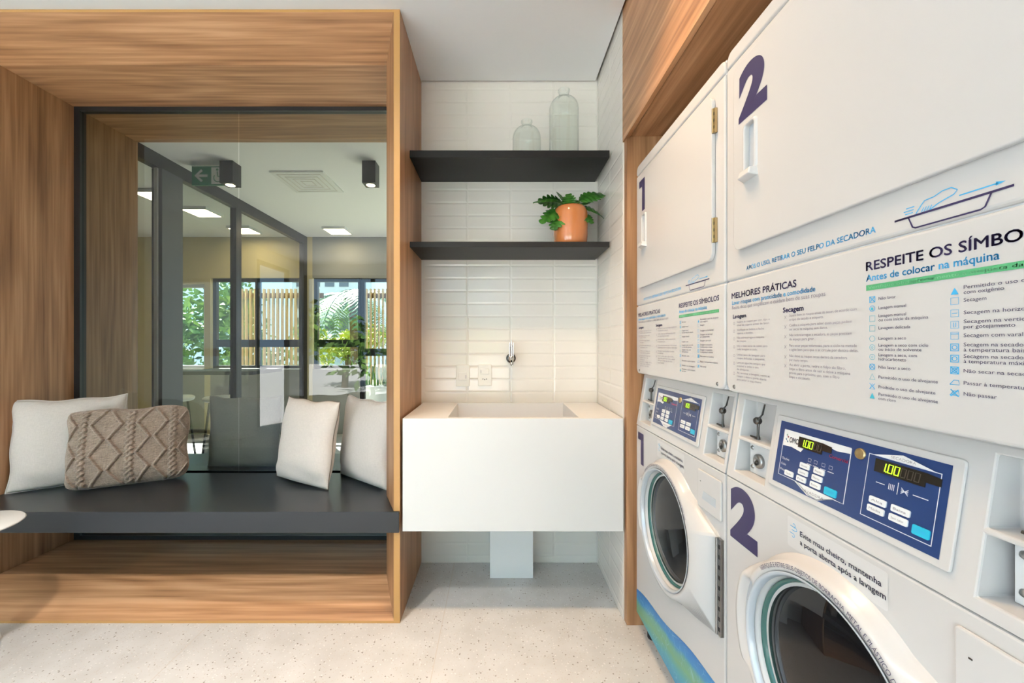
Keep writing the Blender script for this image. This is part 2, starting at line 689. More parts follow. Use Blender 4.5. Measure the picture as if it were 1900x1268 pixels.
class Print:
    """flat printing on a plane: fmap(a, b) -> local point; one mesh"""

    def __init__(s, fmap, mats):
        s.b = MB()
        s.fm = fmap
        s.mats = mats
        s.names = [m for m in mats]

    def _m(s, m):
        s.b.cur = s.names.index(m)

    def text(s, m, t, a0, b0, cap, a1=None, bold=0.0):
        s._m(m)
        v, f, w = text2d(t, 0.0)
        k = cap / CAP
        kx = k if a1 is None else (a1 - a0) / w
        d = bold * cap
        for da, db in ((0, 0),) if not bold else ((-d, 0), (d, 0), (0, -d), (0, d)):
            s.b.add([s.fm(a0 + da + p[0] * kx, b0 + db + p[1] * k) for p in v], f)
        return s

    def poly(s, m, pts):
        s._m(m)
        s.b.add([s.fm(*p) for p in pts], [tuple(range(len(pts)))])
        return s

    def rect(s, m, a0, b0, a1, b1, r=0.0):
        if r:
            return s.poly(m, round_rect(a1 - a0, b1 - b0, r, 4, (a0 + a1) / 2, (b0 + b1) / 2))
        return s.poly(m, [(a0, b0), (a1, b0), (a1, b1), (a0, b1)])

    def stroke(s, m, pts, w, closed=False):
        s._m(m)
        n = len(pts)
        L, R = [], []
        for i in range(n):
            p0 = pts[(i - 1) % n] if (closed or i > 0) else pts[i]
            p1 = pts[(i + 1) % n] if (closed or i < n - 1) else pts[i]
            dx, dy = p1[0] - p0[0], p1[1] - p0[1]
            l = math.hypot(dx, dy) or 1.0
            nx, ny = -dy / l * w / 2, dx / l * w / 2
            L.append(s.fm(pts[i][0] + nx, pts[i][1] + ny))
            R.append(s.fm(pts[i][0] - nx, pts[i][1] - ny))
        k = n if closed else n - 1
        s.b.add(L + R, [(i, (i + 1) % n, (i + 1) % n + n, i + n) for i in range(k)])
        return s

    def build(s, name, parent):
        return s.b.build(name, [M[m] for m in s.mats], parent)


# ------------------------------------------------------------------ distances taken from the photograph
Y0, Y1, YG, YB, YR = 1.734, 1.918, 2.263, 2.214, 2.65
CEIL = 2.65
RO, LO = -0.4254, -2.4865          # outer sides of the wooden portal
RI, LI = -0.534, -2.378            # inner sides
TI, BI = 2.536, 0.109              # inner top and bottom
XT = 0.5416                        # tiled side wall
XW = 1.30                          # wall behind the machines

# ------------------------------------------------------------------ room shell
struct(MB().box((-3.5, -2.7, -0.06), (1.36, YR, 0)).build('floor', M['floor']))
cm = MB()
cm.box((-3.5, -2.7, CEIL), (XT - 0.010, YB - 0.010, CEIL + 0.05))
cm.box((-3.5, -2.7, CEIL + 0.09), (1.5, 2.70, CEIL + 0.15))
struct(cm.build('ceiling', M['ceiling']))


def tiles(mb, u0, u1, z0, z1, ustart, zstart, fmap, tw=0.2385, th=0.0695):
    """bevelled ceramic tiles laid in a stack bond; fmap(u, z, out)"""
    g, ins, hgt = 0.0004, 0.008, 0.0017
    k0 = math.floor((u0 - ustart) / tw)
    r0 = math.floor((z0 - zstart) / th)
    k = k0
    while ustart + k * tw < u1:
        a0, a1 = max(u0, ustart + k * tw + g), min(u1, ustart + (k + 1) * tw - g)
        r = r0
        while zstart + r * th < z1:
            b0, b1 = max(z0, zstart + r * th + g), min(z1, zstart + (r + 1) * th - g)
            if a1 - a0 > 0.02 and b1 - b0 > 0.015:
                e = random.uniform(-0.0004, 0.0004)
                tl = random.uniform(-0.0003, 0.0003)
                v = [fmap(a0, b0, 0.0004), fmap(a1, b0, 0.0004), fmap(a1, b1, 0.0004), fmap(a0, b1, 0.0004),
                     fmap(a0 + ins, b0 + ins, hgt + e), fmap(a1 - ins, b0 + ins, hgt + e),
                     fmap(a1 - ins, b1 - ins, hgt + e + tl), fmap(a0 + ins, b1 - ins, hgt + e + tl)]
                mb.add(v, [(4, 5, 6, 7), (0, 1, 5, 4), (1, 2, 6, 5), (2, 3, 7, 6), (3, 0, 4, 7)])
            r += 1
        k += 1


w = MB()
w.box((RO, YB + 0.003, 0), (1.36, YR, CEIL + 0.09))
w.cur = 1
tiles(w, RO, XT, 0, CEIL + 0.06, -0.172, 2.4016 - 0.0695 * 40, lambda u, z, o: (u, YB + 0.003 - o, z))
struct(w.build('wall_back', [M['grout'], M['tile']]))
w = MB()
w.box((XT + 0.003, 1.757, 0), (1.36, YB + 0.002, CEIL + 0.09))
w.cur = 1
tiles(w, -YB, -1.757, 0, CEIL + 0.06, -YB + 0.02, 2.4016 - 0.0695 * 40, lambda u, z, o: (XT + 0.003 - o, -u, z))
struct(w.build('wall_right', [M['grout'], M['tile']]))
struct(MB().box((XW, -2.7, 0), (1.36, 1.757, CEIL + 0.09)).build('wall_laundry', M['white_wall']))
w = MB()
w.box((-3.56, -2.7, 0), (-3.5, -2.2, CEIL + 0.09))
w.box((-3.56, -1.3, 0), (-3.5, YR, CEIL + 0.09))
w.box((-3.56, -2.2, 2.45), (-3.5, -1.3, CEIL + 0.09))
struct(w.build('wall_left', M['white_wall']))
struct(MB().box((-3.5, Y0 + 0.02, 0), (LO, YR, CEIL + 0.09)).build('wall_portal', M['white_wall']))
# glazed garden front behind the camera
w = MB()
w.box((-3.5, -2.76, 2.45), (1.36, -2.7, CEIL + 0.09))
w.box((0.17, -2.76, 0), (1.36, -2.7, 2.45))
struct(w.build('wall_rear', M['white_wall']))
w = MB()
for x in (-3.5, -2.3, -1.1, 0.1):
    w.box((x, -2.75, 0), (x + 0.07, -2.70, 2.45))
w.box((-3.5, -2.75, 2.39), (0.17, -2.70, 2.45))
w.box((-3.5, -2.75, 0), (0.17, -2.70, 0.06))
struct(w.build('window_3', M['black_metal']))
w = MB()
for y in (-2.2, -1.37):
    w.box((-3.55, y, 0), (-3.50, y + 0.07, 2.45))
w.box((-3.55, -2.2, 2.39), (-3.50, -1.3, 2.45))
struct(w.build('window_4', M['black_metal']))

# ------------------------------------------------------------------ wooden portal
portal = empty('portal_frame', ((RO + LO) / 2, Y0, 0), 'deep wooden portal frame with splayed edges around the bench seat', 'portal frame')


def corner(right, top):
    xo, xs, xi = (RO, RO - 0.0266, RI) if right else (LO, LO + 0.0266, LI)
    zo, zs, zi = (CEIL - 0.001, CEIL - 0.013, TI) if top else (0.0005, 0.0105, BI)
    p = [(xo, Y0, zo), (xs, Y0, zs), (xi, Y1, zi), (xi, YR, zi), (xo, YR, zo)]
    return [(x - portal.location.x, y - portal.location.y, z) for x, y, z in p]


def panel(name, c0, c1, mat):
    b = MB()
    n = 5
    fs = [tuple(range(n)), tuple(range(2 * n - 1, n - 1, -1))]
    b.add(c0 + c1, fs + [(i, i + n, (i + 1) % n + n, (i + 1) % n) for i in range(1, n)])
    b.cur = 1
    b.add(c0 + c1, [(0, n, 1 + n, 1)])
    return b.build(name, [mat, M['edge']], portal)


TL_, TR_, BR_, BL_ = corner(0, 1), corner(1, 1), corner(1, 0), corner(0, 0)
panel('head_panel', TL_, TR_, M['wood_x'])
panel('base_panel', BL_, BR_, M['wood_x'])
panel('side_panel', TR_, BR_, M['wood_z'])
panel('side_panel', TL_, BL_, M['wood_z'])

# interior glazing of the portal
gl = struct(empty('window_1', ((RI + LI) / 2, YG, BI)))
gx, gy, gz = gl.location
fr = MB()
fr.box((LI - gx, -0.012, 0), (LI + 0.033 - gx, 0.025, TI - gz))
fr.box((RI - 0.02 - gx, -0.012, 0), (RI - gx, 0.025, TI - gz))
fr.box((LI + 0.033 - gx, -0.012, TI - 0.022 - gz), (RI - 0.02 - gx, 0.025, TI - gz))
fr.box((LI + 0.033 - gx, -0.012, 0), (RI - 0.02 - gx, 0.025, 0.022))
fr.build('window_frame', M['black_metal'], gl)
XS = -1.462
for a, b_ in ((LI + 0.033, XS - 0.0012), (XS + 0.0012, RI - 0.02)):
    MB().add([(a - gx, 0.0, 0.022), (b_ - gx, 0.0, 0.022), (b_ - gx, 0.0, TI - 0.022 - gz), (a - gx, 0.0, TI - 0.022 - gz)],
             [(0, 1, 2, 3)]).build('glass_pane', M['pane'], gl)

# ------------------------------------------------------------------ bench
BT, BB = 0.485, 0.3955


def bench(y_sign, name, label):
    b = MB()
    if y_sign > 0:
        pl = [(RO - 0.001, Y0 - 0.012), (RO - 0.001, Y0 - 0.0005), (RO - 0.0266, Y0 - 0.0005), (RI, Y1 - 0.001), (RI, YG - 0.014),
              (LI, YG - 0.014), (LI, Y1 - 0.001), (LO + 0.0266, Y0 - 0.0005), (LO + 0.001, Y0 - 0.0005), (LO + 0.001, Y0 - 0.012)]
    else:
        pl = [(RI, YG + 0.027), (RI, YR), (LI, YR), (LI, YG + 0.027)]
    cx, cy = (RO + LO) / 2, (Y0 + YG) / 2
    pl = [(x - cx, y - cy) for x, y in pl]
    b.prism(pl, lambda x, y: (x, y, 0), lambda x, y: (x, y, BT - BB))
    o = b.build(name, M['bench'], bevel=0.0015, loc=(cx, cy, BB))
    return tag(o, label, 'bench')


bench(1, 'bench', 'long dark grey bench slab spanning the wooden portal, cushions on top')
bench(-1, 'bench', 'far half of the dark bench seen behind the glass under the grey cushion')

# ------------------------------------------------------------------ cushions


def sstep(a, b, x):
    t = max(0.0, min(1.0, (x - a) / (b - a)))
    return t * t * (3 - 2 * t)


def cushion(name, w, h, t, loc, yaw, lean, mat, label, nu=56, nv=56, relief=None, seed=0, group=None, piping=None, plump=1.0, rc=0.0):
    rnd = random.Random(seed)
    ph = [rnd.uniform(0, 6.28) for _ in range(12)]

    def shape(i, j, side):
        u = -1 + 2 * i / nu
        v = -1 + 2 * j / nv
        eu = 1 - abs(u) ** 2.6
        ev = 1 - abs(v) ** 2.6
        th = t / 2 * (max(eu, 0) ** 0.55) * (max(ev, 0) ** 0.55)
        pin = 0.055
        x = w / 2 * u * (1 - pin * (1 - v * v) * abs(u) ** 3)
        zb = (1 - pin * 1.1 * (1 - u * u) * abs(v) ** 3) if v > 0 else 1.0
        z = h / 2 * v * zb
        # soft wrinkles running in from the edges and corners
        edge = max(abs(u), abs(v))
        if rc:                                     # rounded corners of the thick knit
            x *= 1 - rc * abs(v) ** 7 * abs(u)
            z *= 1 - rc * abs(u) ** 7 * abs(v)
        wr = 0.0
        for k in range(4):
            wr += math.sin(ph[k] + (5 + 3 * k) * (u * math.cos(ph[k + 4]) + v * math.sin(ph[k + 4]))) / (2 + k)
        th += side * 0.0 + 0.0035 * wr * sstep(0.25, 0.8, edge) * min(1.0, th / 0.02)
        th += 0.004 * math.sin(ph[8] + 9 * v + 3 * u) * sstep(0.45, 0.9, -v) * min(1.0, th / 0.02)
        y = side * th
        if v < 0:                                  # the weight sags towards the seat
            y *= 1 + 0.12 * sstep(0.0, 0.9, -v) * plump
        z += 0.004 * math.sin(ph[9] + 7 * u) * (1 if v > 0.9 else 0)
        x += 0.004 * math.sin(ph[10] + 6 * v) * abs(u) ** 4
        if relief and side < 0:
            d = relief(u * w / 2, v * h / 2)
            y -= d * sstep(0.0, 0.10, 1 - edge) + d * 0.35
        return (x, y, z + h / 2)
    v, f = [], []
    idx = {}
    for side in (-1, 1):
        for i in range(nu + 1):
            for j in range(nv + 1):
                border = i in (0, nu) or j in (0, nv)
                key = (i, j, 0 if border else side)
                if key not in idx:
                    idx[key] = len(v)
                    v.append(shape(i, j, side))
        for i in range(nu):
            for j in range(nv):
                q = []
                for (a, b) in ((i, j), (i + 1, j), (i + 1, j + 1), (i, j + 1)):
                    border = a in (0, nu) or b in (0, nv)
                    q.append(idx[(a, b, 0 if border else side)])
                f.append(q if side < 0 else q[::-1])
    # lean back about the lower edge, then turn and place; the lowest point meets the seat
    R = Matrix.Rotation(yaw, 4, 'Z') @ Matrix.Rotation(-lean, 4, 'X')
    v = [R @ Vector(p) for p in v]
    zm = min(p.z for p in v)
    v = [(p.x, p.y, p.z - zm) for p in v]
    o = raw_mesh(name, v, f, mat)
    o.location = loc
    if label:
        tag(o, label, 'cushion', group)
    ring = [idx[(i, 0, 0)] for i in range(nu)] + [idx[(nu, j, 0)] for j in range(nv)] + \
           [idx[(i, nv, 0)] for i in range(nu, 0, -1)] + [idx[(0, j, 0)] for j in range(nv, 0, -1)]
    p = [Vector(v[k]) for k in ring]
    p.append(p[0])
    MB().tube(p, 0.0022 if piping else 0.0028, 6, False).build('seam', piping or mat, o)
    return o


R_ = math.radians
cushion('cushion', 0.43, 0.445, 0.135, (-2.195, 2.062, BT + 0.0006), R_(38), R_(7), M['linen'],
        'large cream linen cushion leaning in the left corner behind the knitted one', seed=1)
cushion('cushion', 0.43, 0.435, 0.14, (-1.022, 2.085, BT + 0.0006), R_(-30), R_(9), M['linen'],
        'cream linen cushion with dark piped seam at the right end, turned to the left', seed=2, piping=M['piping'])
cushion('cushion', 0.42, 0.435, 0.13, (-0.715, 2.11, BT + 0.0006), R_(-38), R_(6), M['linen'],
        'cream linen cushion tucked against the right wooden post of the portal', seed=3)
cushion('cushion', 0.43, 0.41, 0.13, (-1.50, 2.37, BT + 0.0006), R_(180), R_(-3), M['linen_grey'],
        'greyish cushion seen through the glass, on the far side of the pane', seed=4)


def cables(x, z):
    """cable knit: three twisted ropes with lattice diamonds between them, over a garter ground"""
    d = 0.0
    for cx in (-0.175, 0.012, 0.185):
        q = (x - cx) / 0.017
        if abs(q) < 1.3:
            for s in (-1, 1):
                px = 0.55 * math.sin(2 * PI * z / 0.052 + (0 if s > 0 else PI))
                front = 0.5 + 0.5 * math.cos(2 * PI * z / 0.052 + (0 if s > 0 else PI))
                rr = 1 - ((q - px) / 0.62) ** 2
                if rr > 0:
                    d = max(d, 0.0085 * math.sqrt(rr) * (0.65 + 0.35 * front))
    for cx in (-0.082, 0.098, -0.262, 0.272):
        per = 0.150
        tri = abs(((z / per + 0.25) % 1.0) * 2 - 1)        # 0..1 zigzag
        for s in (-1, 1):
            lx = cx + s * (0.010 + 0.050 * tri)
            q = (x - lx) / 0.0085
            if abs(q) < 1:
                d = max(d, 0.0088 * math.sqrt(1 - q * q))
    st = 0.0012 * math.sin(2 * PI * x / 0.0085) * math.sin(2 * PI * z / 0.0075 + (PI if int(x / 0.0085) % 2 else 0))
    return 1.5 * d + 2.4 * st


kn = cushion('knit_cushion', 0.50, 0.395, 0.15, (-1.90, 2.066, BT + 0.0006), R_(29), R_(10), M['knit'],
             'brown cable-knit cushion with diamond pattern, in front of the cream one', nu=230, nv=184, relief=cables, seed=5, rc=0.09)

# ------------------------------------------------------------------ small white side table at the left edge
tb = empty('side_table', (-2.01, 1.49, 0), 'small round white side table cut off at the left edge of the picture', 'side table')
MB().lathe([(0.0, 0.508), (0.13, 0.508), (0.165, 0.512), (0.17, 0.516), (0.166, 0.520), (0.0, 0.520)], 64).build('tabletop', M['pipe'], tb)
MB().lathe([(0.0, 0.487), (0.05, 0.487), (0.05, 0.508), (0.0, 0.508)], 32).build('hub', M['pipe'], tb)
for k in range(3):
    a = R_(106 + 120 * k)
    lg = MB().tube([(0.045 * math.cos(a), 0.045 * math.sin(a), 0.50), (0.150 * math.cos(a), 0.150 * math.sin(a), 0.02),
                    (0.152 * math.cos(a), 0.152 * math.sin(a), 0.0)], [0.016, 0.017, 0.019], 14).build('leg', M['pipe'], tb)

# ------------------------------------------------------------------ shelves
SHX0, SHX1 = RO, 0.530
SF = 1.922
for z0, z1, lab in ((2.098, 2.132, 'upper black wall shelf carrying two glass bottles'), (1.669, 1.695, 'lower black wall shelf carrying the potted plant')):
    b = MB().box((0, 0, 0), (SHX1 - SHX0, YB - SF - 0.001, z1 - z0))
    tag(b.build('shelf', M['black'], bevel=0.001, loc=(SHX0 + 0.001, SF, z0)), lab, 'shelf', 'black shelves above the sink')

# ------------------------------------------------------------------ glass bottles


def bottle(loc, R, H, nr, nh, shoulder, label):
    t = 0.003
    outer = [(0.0, 0.0), (R * 0.9, 0.0), (R * 0.97, 0.004), (R, 0.014), (R, H - nh - shoulder)]
    for k in range(1, 9):
        a = k / 8 * PI / 2
        outer.append((nr + (R - nr) * math.cos(a), H - nh - shoulder + shoulder * math.sin(a)))
    outer += [(nr * 0.94, H - nh * 0.5), (nr * 0.95, H - 0.012), (nr * 1.12, H - 0.008), (nr * 1.12, H - 0.002), (nr * 1.0, H)]
    inner = [(max(r - t, 0.0), max(h, 0.006)) for r, h in outer[1:-1]]
    inner = [(nr * 0.85, H)] + [(r, h) for r, h in reversed(inner)] + [(0.0, 0.006)]
    return tag(MB().lathe(outer + inner, 56).build('glass_bottle', M['bottle'], loc=loc), label, 'bottle', 'clear glass bottles on the top shelf')


bottle((0.145, 2.07, 2.1322), 0.073, 0.222, 0.027, 0.036, 0.055, 'short squat clear glass bottle on the upper shelf')
bottle((0.338, 2.08, 2.1322), 0.076, 0.388, 0.028, 0.045, 0.060, 'tall clear glass bottle on the upper shelf')

# ------------------------------------------------------------------ potted plant
pp = empty('potted_plant', (0.366, 2.045, 1.6952), 'leafy green plant in a glossy orange pot on the lower shelf', 'plant')
MB().lathe([(0.0, 0.0), (0.075, 0.0), (0.080, 0.006), (0.0855, 0.055), (0.0865, 0.12), (0.0860, 0.165), (0.081, 0.188), (0.074, 0.200), (0.070, 0.203),
            (0.067, 0.200), (0.069, 0.185), (0.069, 0.17), (0.0, 0.17)], 64).build('pot', M['pot'], pp)
MB().lathe([(0.0, 0.178), (0.04, 0.181), (0.0685, 0.174)], 32).build('soil', M['soil'], pp)


def leaf_mesh(L, W, lobes, droop):
    """deeply lobed leaf lying along +x, base at origin"""
    pts = []
    n = lobes * 6
    for i in range(n + 1):
        s = i / n
        env = (math.sin(PI * min(1, s * 0.93 + 0.05)) ** 0.62) * (1 - 0.35 * s)
        ph = (s * lobes) % 1.0
        lob = 0.60 + 0.40 * (math.sin(PI * ph) ** 0.7)
        pts.append((s, env * lob if i < n else 0.0, 0.07 * math.sin(PI * ph)))
    v, f = [], []
    for side in (1, -1):
        b = len(v)
        for s, hw, fw in pts:
            x = L * s
            z0 = -droop * s * s * L
            for q in (0.0, 0.5, 1.0):
                y = side * hw * W / 2 * q
                v.append((x + fw * L * q, y, z0 + 0.16 * hw * W * q - 0.12 * hw * W * q * q * 2))
        for i in range(len(pts) - 1):
            for q in range(2):
                a = b + i * 3 + q
                fc = (a, a + 1, a + 4, a + 3)
                f.append(fc if side > 0 else fc[::-1])
    return v, f


rl = random.Random(11)
for k, (az, el, dist, L, W, roll, dr, h) in enumerate((
        (195, 22, 0.050, 0.125, 0.115, -25, 0.55, 0.230), (205, -8, 0.052, 0.110, 0.100, -35, 0.6, 0.185),
        (222, -30, 0.055, 0.095, 0.085, -20, 0.5, 0.160), (160, 35, 0.040, 0.115, 0.10, 20, 0.5, 0.225),
        (128, 62, 0.020, 0.105, 0.075, 30, 0.2, 0.215), (100, 70, 0.015, 0.085, 0.065, 0, 0.2, 0.200),
        (70, 60, 0.02, 0.085, 0.07, -20, 0.3, 0.20), (-14, 40, 0.048, 0.115, 0.115, 50, 0.6, 0.235),
        (-6, 8, 0.052, 0.110, 0.105, 30, 0.7, 0.205), (-32, -22, 0.055, 0.075, 0.08, 25, 0.5, 0.170),
        (40, 45, 0.04, 0.10, 0.09, 10, 0.4, 0.215), (250, 60, 0.02, 0.07, 0.06, 10, 0.3, 0.20))):
    v, f = leaf_mesh(L, W * 1.5, 6, dr)
    a = R_(az)
    base = Vector((math.cos(a) * dist, math.sin(a) * dist * 0.75, h))
    R3 = Matrix.Rotation(a, 4, 'Z') @ Matrix.Rotation(-R_(el), 4, 'Y') @ Matrix.Rotation(R_(roll), 4, 'X')
    lb = MB()
    lb.add([base + R3 @ Vector(p) for p in v], f, True)
    lb.cur = 1
    root = Vector((math.cos(a) * 0.02, math.sin(a) * 0.02, 0.176))
    mid = (root + base) / 2 + Vector((math.cos(a) * -0.008, 0, 0.018))
    lb.tube([root, mid, base, base + R3 @ Vector((L * 0.35, 0, -dr * 0.1225 * L - 0.001))], [0.0028, 0.0024, 0.002, 0.001], 6, False)
    lb.build('leaf', [M['leaf'], M['stem']], pp)

# ------------------------------------------------------------------ laundry sink
SX0, SX1, SZ0, SZ1 = -0.414, 0.5385, 0.3965, 0.8836
sk = empty('laundry_sink', ((SX0 + SX1) / 2, Y0, SZ0), 'boxy white laundry sink with tall flat apron between the tiled walls', 'sink')
ox, oy, oz = sk.location


def P(x, y, z):
    return (x - ox, y - oy, z - oz)


b = MB()
ux0, ux1, uy0, uy1 = -0.222, 0.352, Y0 + 0.03, 2.188        # basin mouth
lx0, lx1, ly0, ly1 = -0.205, 0.335, Y0 + 0.035, 2.12
D = 0.60                                                     # basin floor height
yb = YB - 0.004
o8 = [P(SX0, Y0, SZ0), P(SX1, Y0, SZ0), P(SX1, yb, SZ0), P(SX0, yb, SZ0), P(SX0, Y0, SZ1), P(SX1, Y0, SZ1), P(SX1, yb, SZ1), P(SX0, yb, SZ1)]
i8 = [P(ux0, uy0, SZ1), P(ux1, uy0, SZ1), P(ux1, uy1, SZ1), P(ux0, uy1, SZ1), P(lx0, ly0, D), P(lx1, ly0, D), P(lx1, ly1, D), P(lx0, ly1, D)]
b.add(o8 + i8, [(0, 3, 2, 1), (0, 1, 5, 4), (1, 2, 6, 5), (2, 3, 7, 6), (3, 0, 4, 7),
                (4, 5, 9, 8), (5, 6, 10, 9), (6, 7, 11, 10), (7, 4, 8, 11),
                (8, 9, 13, 12), (9, 10, 14, 13), (10, 11, 15, 14), (11, 8, 12, 15), (12, 13, 14, 15)])
b.build('basin', M['quartz'], sk, bevel=0.0012)
MB().lathe([(0.0, 0.001), (0.03, 0.001), (0.034, 0.003), (0.036, 0.0)], 28, P(0.065, 1.95, D)).build('drain', M['chrome'], sk)
tag(MB().box((-0.111, 0, 0), (0.111, 0.14, SZ0 - 0.001)).build('pipe_cover', M['pipe'], bevel=0.001, loc=(0.067, 2.07, 0)),
    'white boxed pipe cover standing on the floor under the sink', 'pipe cover')

# faucet on the tiled wall
fc = empty('wall_faucet', (0.0685, YB, 1.128), 'small chrome faucet with upright lever on the tiled wall above the sink', 'faucet')
MB().lathe([(0.0, -0.012), (0.024, -0.012), (0.0265, -0.009), (0.0265, 0.0)], 32, axis='y').build('flange', M['dark_steel'], fc)
MB().lathe([(0.0, -0.085), (0.013, -0.085), (0.015, -0.080), (0.015, -0.010)], 24, axis='y').build('valve_body', M['chrome'], fc)
MB().tube([(0.0, -0.055, 0.0), (0.0, -0.11, -0.004), (0.0, -0.135, -0.010), (0.0, -0.145, -0.026), (0.0, -0.146, -0.034)], [0.0085, 0.0085, 0.0085, 0.0085, 0.0095], 16).build('spout', M['chrome'], fc)
b = MB()
for s in (-1, 1):
    b.tube([(0.0095 * s, -0.075, 0.008), (0.0095 * s, -0.078, 0.085)], 0.0035, 10)
b.tube([(0.0, -0.076, 0.01), (0.0, -0.079, 0.098)], 0.0035, 10)
b.tube([(0.0, -0.060, 0.012), (0.0, -0.060, 0.07)], 0.010, 14)
b.build('lever', M['chrome'], fc)

# switch and socket plates
sw = empty('light_switch', (-0.196, YB - 0.0005, 1.032), 'white wall plate with one vertical rocker, left of the socket plate', 'switch')
MB().prism(round_rect(0.074, 0.117, 0.006), lambda x, z: (x, -0.009, z), lambda x, z: (x, 0.003, z)).build('plate', M['plastic'], sw, bevel=0.002)
MB().prism(round_rect(0.046, 0.042, 0.002), lambda x, z: (x, -0.0125, z - 0.004), lambda x, z: (x, -0.008, z - 0.004)).build('rocker', M['plastic'], sw, bevel=0.001)
MB().box((0.016, -0.0135, -0.016), (0.019, -0.012, 0.004)).build('indicator', M['grey_ink'], sw)
so = empty('power_outlet', (-0.0755, YB - 0.0005, 1.035), 'white wall plate with rocker and three-hole socket, under the faucet', 'outlet')
MB().prism(round_rect(0.074, 0.117, 0.006), lambda x, z: (x, -0.009, z), lambda x, z: (x, 0.003, z)).build('plate', M['plastic'], so, bevel=0.002)
MB().prism(round_rect(0.046, 0.030, 0.002), lambda x, z: (x, -0.0125, z + 0.020), lambda x, z: (x, -0.008, z + 0.020)).build('rocker', M['plastic'], so, bevel=0.001)
b = MB()
for dx, dz in ((-0.010, 0.0), (0.010, 0.0), (0.0, -0.003)):
    b.lathe([(0.0, -0.0105), (0.0028, -0.0105), (0.0028, -0.0085)], 12, (dx, 0, -0.021 + dz), axis='y')
b.build('socket_hole', M['rubber'], so)
MB().prism([(0.023 * math.cos(a) * 1.0, 0.0125 * math.sin(a)) for a in [2 * PI * k / 6 + PI / 6 * 0 for k in range(6)]],
           lambda x, z: (x, -0.0098, z - 0.0215), lambda x, z: (x, -0.0088, z - 0.0215)).build('socket', M['plastic'], so)
MB().box((-0.0215, -0.0135, 0.013), (-0.0190, -0.012, 0.027)).build('indicator', M['grey_ink'], so)

# ------------------------------------------------------------------ wooden surround of the machines
sr = empty('machine_surround', (XT, 1.739, 0), 'wooden surround over and beside the stacked laundry machines', 'surround')
MB().box((0.0075, -0.018, 0.0005), (XW - XT - 0.004, 0.0175, 2.118)).build('side_panel', M['wood_z'], sr, bevel=0.001)
MB().box((0.0, -4.3, 2.086), (0.018, 0.0175, CEIL + 0.04)).build('fascia_board', M['wood_y'], sr, bevel=0.0008)
MB().box((0.024, -4.3, 2.0945), (XW - XT - 0.004, -0.019, 2.113)).build('soffit_board', M['wood_y'], sr)

# ------------------------------------------------------------------ stacked laundry machines
UW = 0.652
SL = 0.033                 # set-back of the sloping control housing
SZA, SZB = 0.866, 1.078
ANG = math.atan2(-1.0, 0.0107)


def unit_loc(y):
    return (0.6016 - 0.0107 * y, y, 0.0)


def face(out):
    return lambda a, z: (a, -out, z)


def slope(out):
    """control housing plane: (u, z) on the slanted face"""
    nx = (SZB - SZA, SL)
    l = math.hypot(*nx)
    return lambda a, z: (a, SL * (z - SZA) / (SZB - SZA) - out * nx[0] / l, z + out * SL / l)


def numeral(n, u0, u1, z0, z1, parent):
    pr = Print(face(0.0006 if parent['kindz'] else 0.0006), ['navy'])
    h, wd = z1 - z0, u1 - u0
    if n == 1:
        pr.poly('navy', [(u0, z1), (u1, z1), (u1, z0), (u0 + wd * 0.52, z0), (u0 + wd * 0.52, z1 - h * 0.22), (u0, z1 - h * 0.22)])
    else:
        v, f, w_ = text2d('2', 0.06)
        y0 = min(p[1] for p in v)
        y1 = max(p[1] for p in v)
        pr._m('navy')
        pr.b.add([pr.fm(u0 + p[0] / w_ * wd, z0 + (p[1] - y0) / (y1 - y0) * h) for p in v], f)
    return pr


# ---- dryer
DZ0, DZS, DZC, DZ1 = 1.0825, 1.364, 1.9096, 1.951


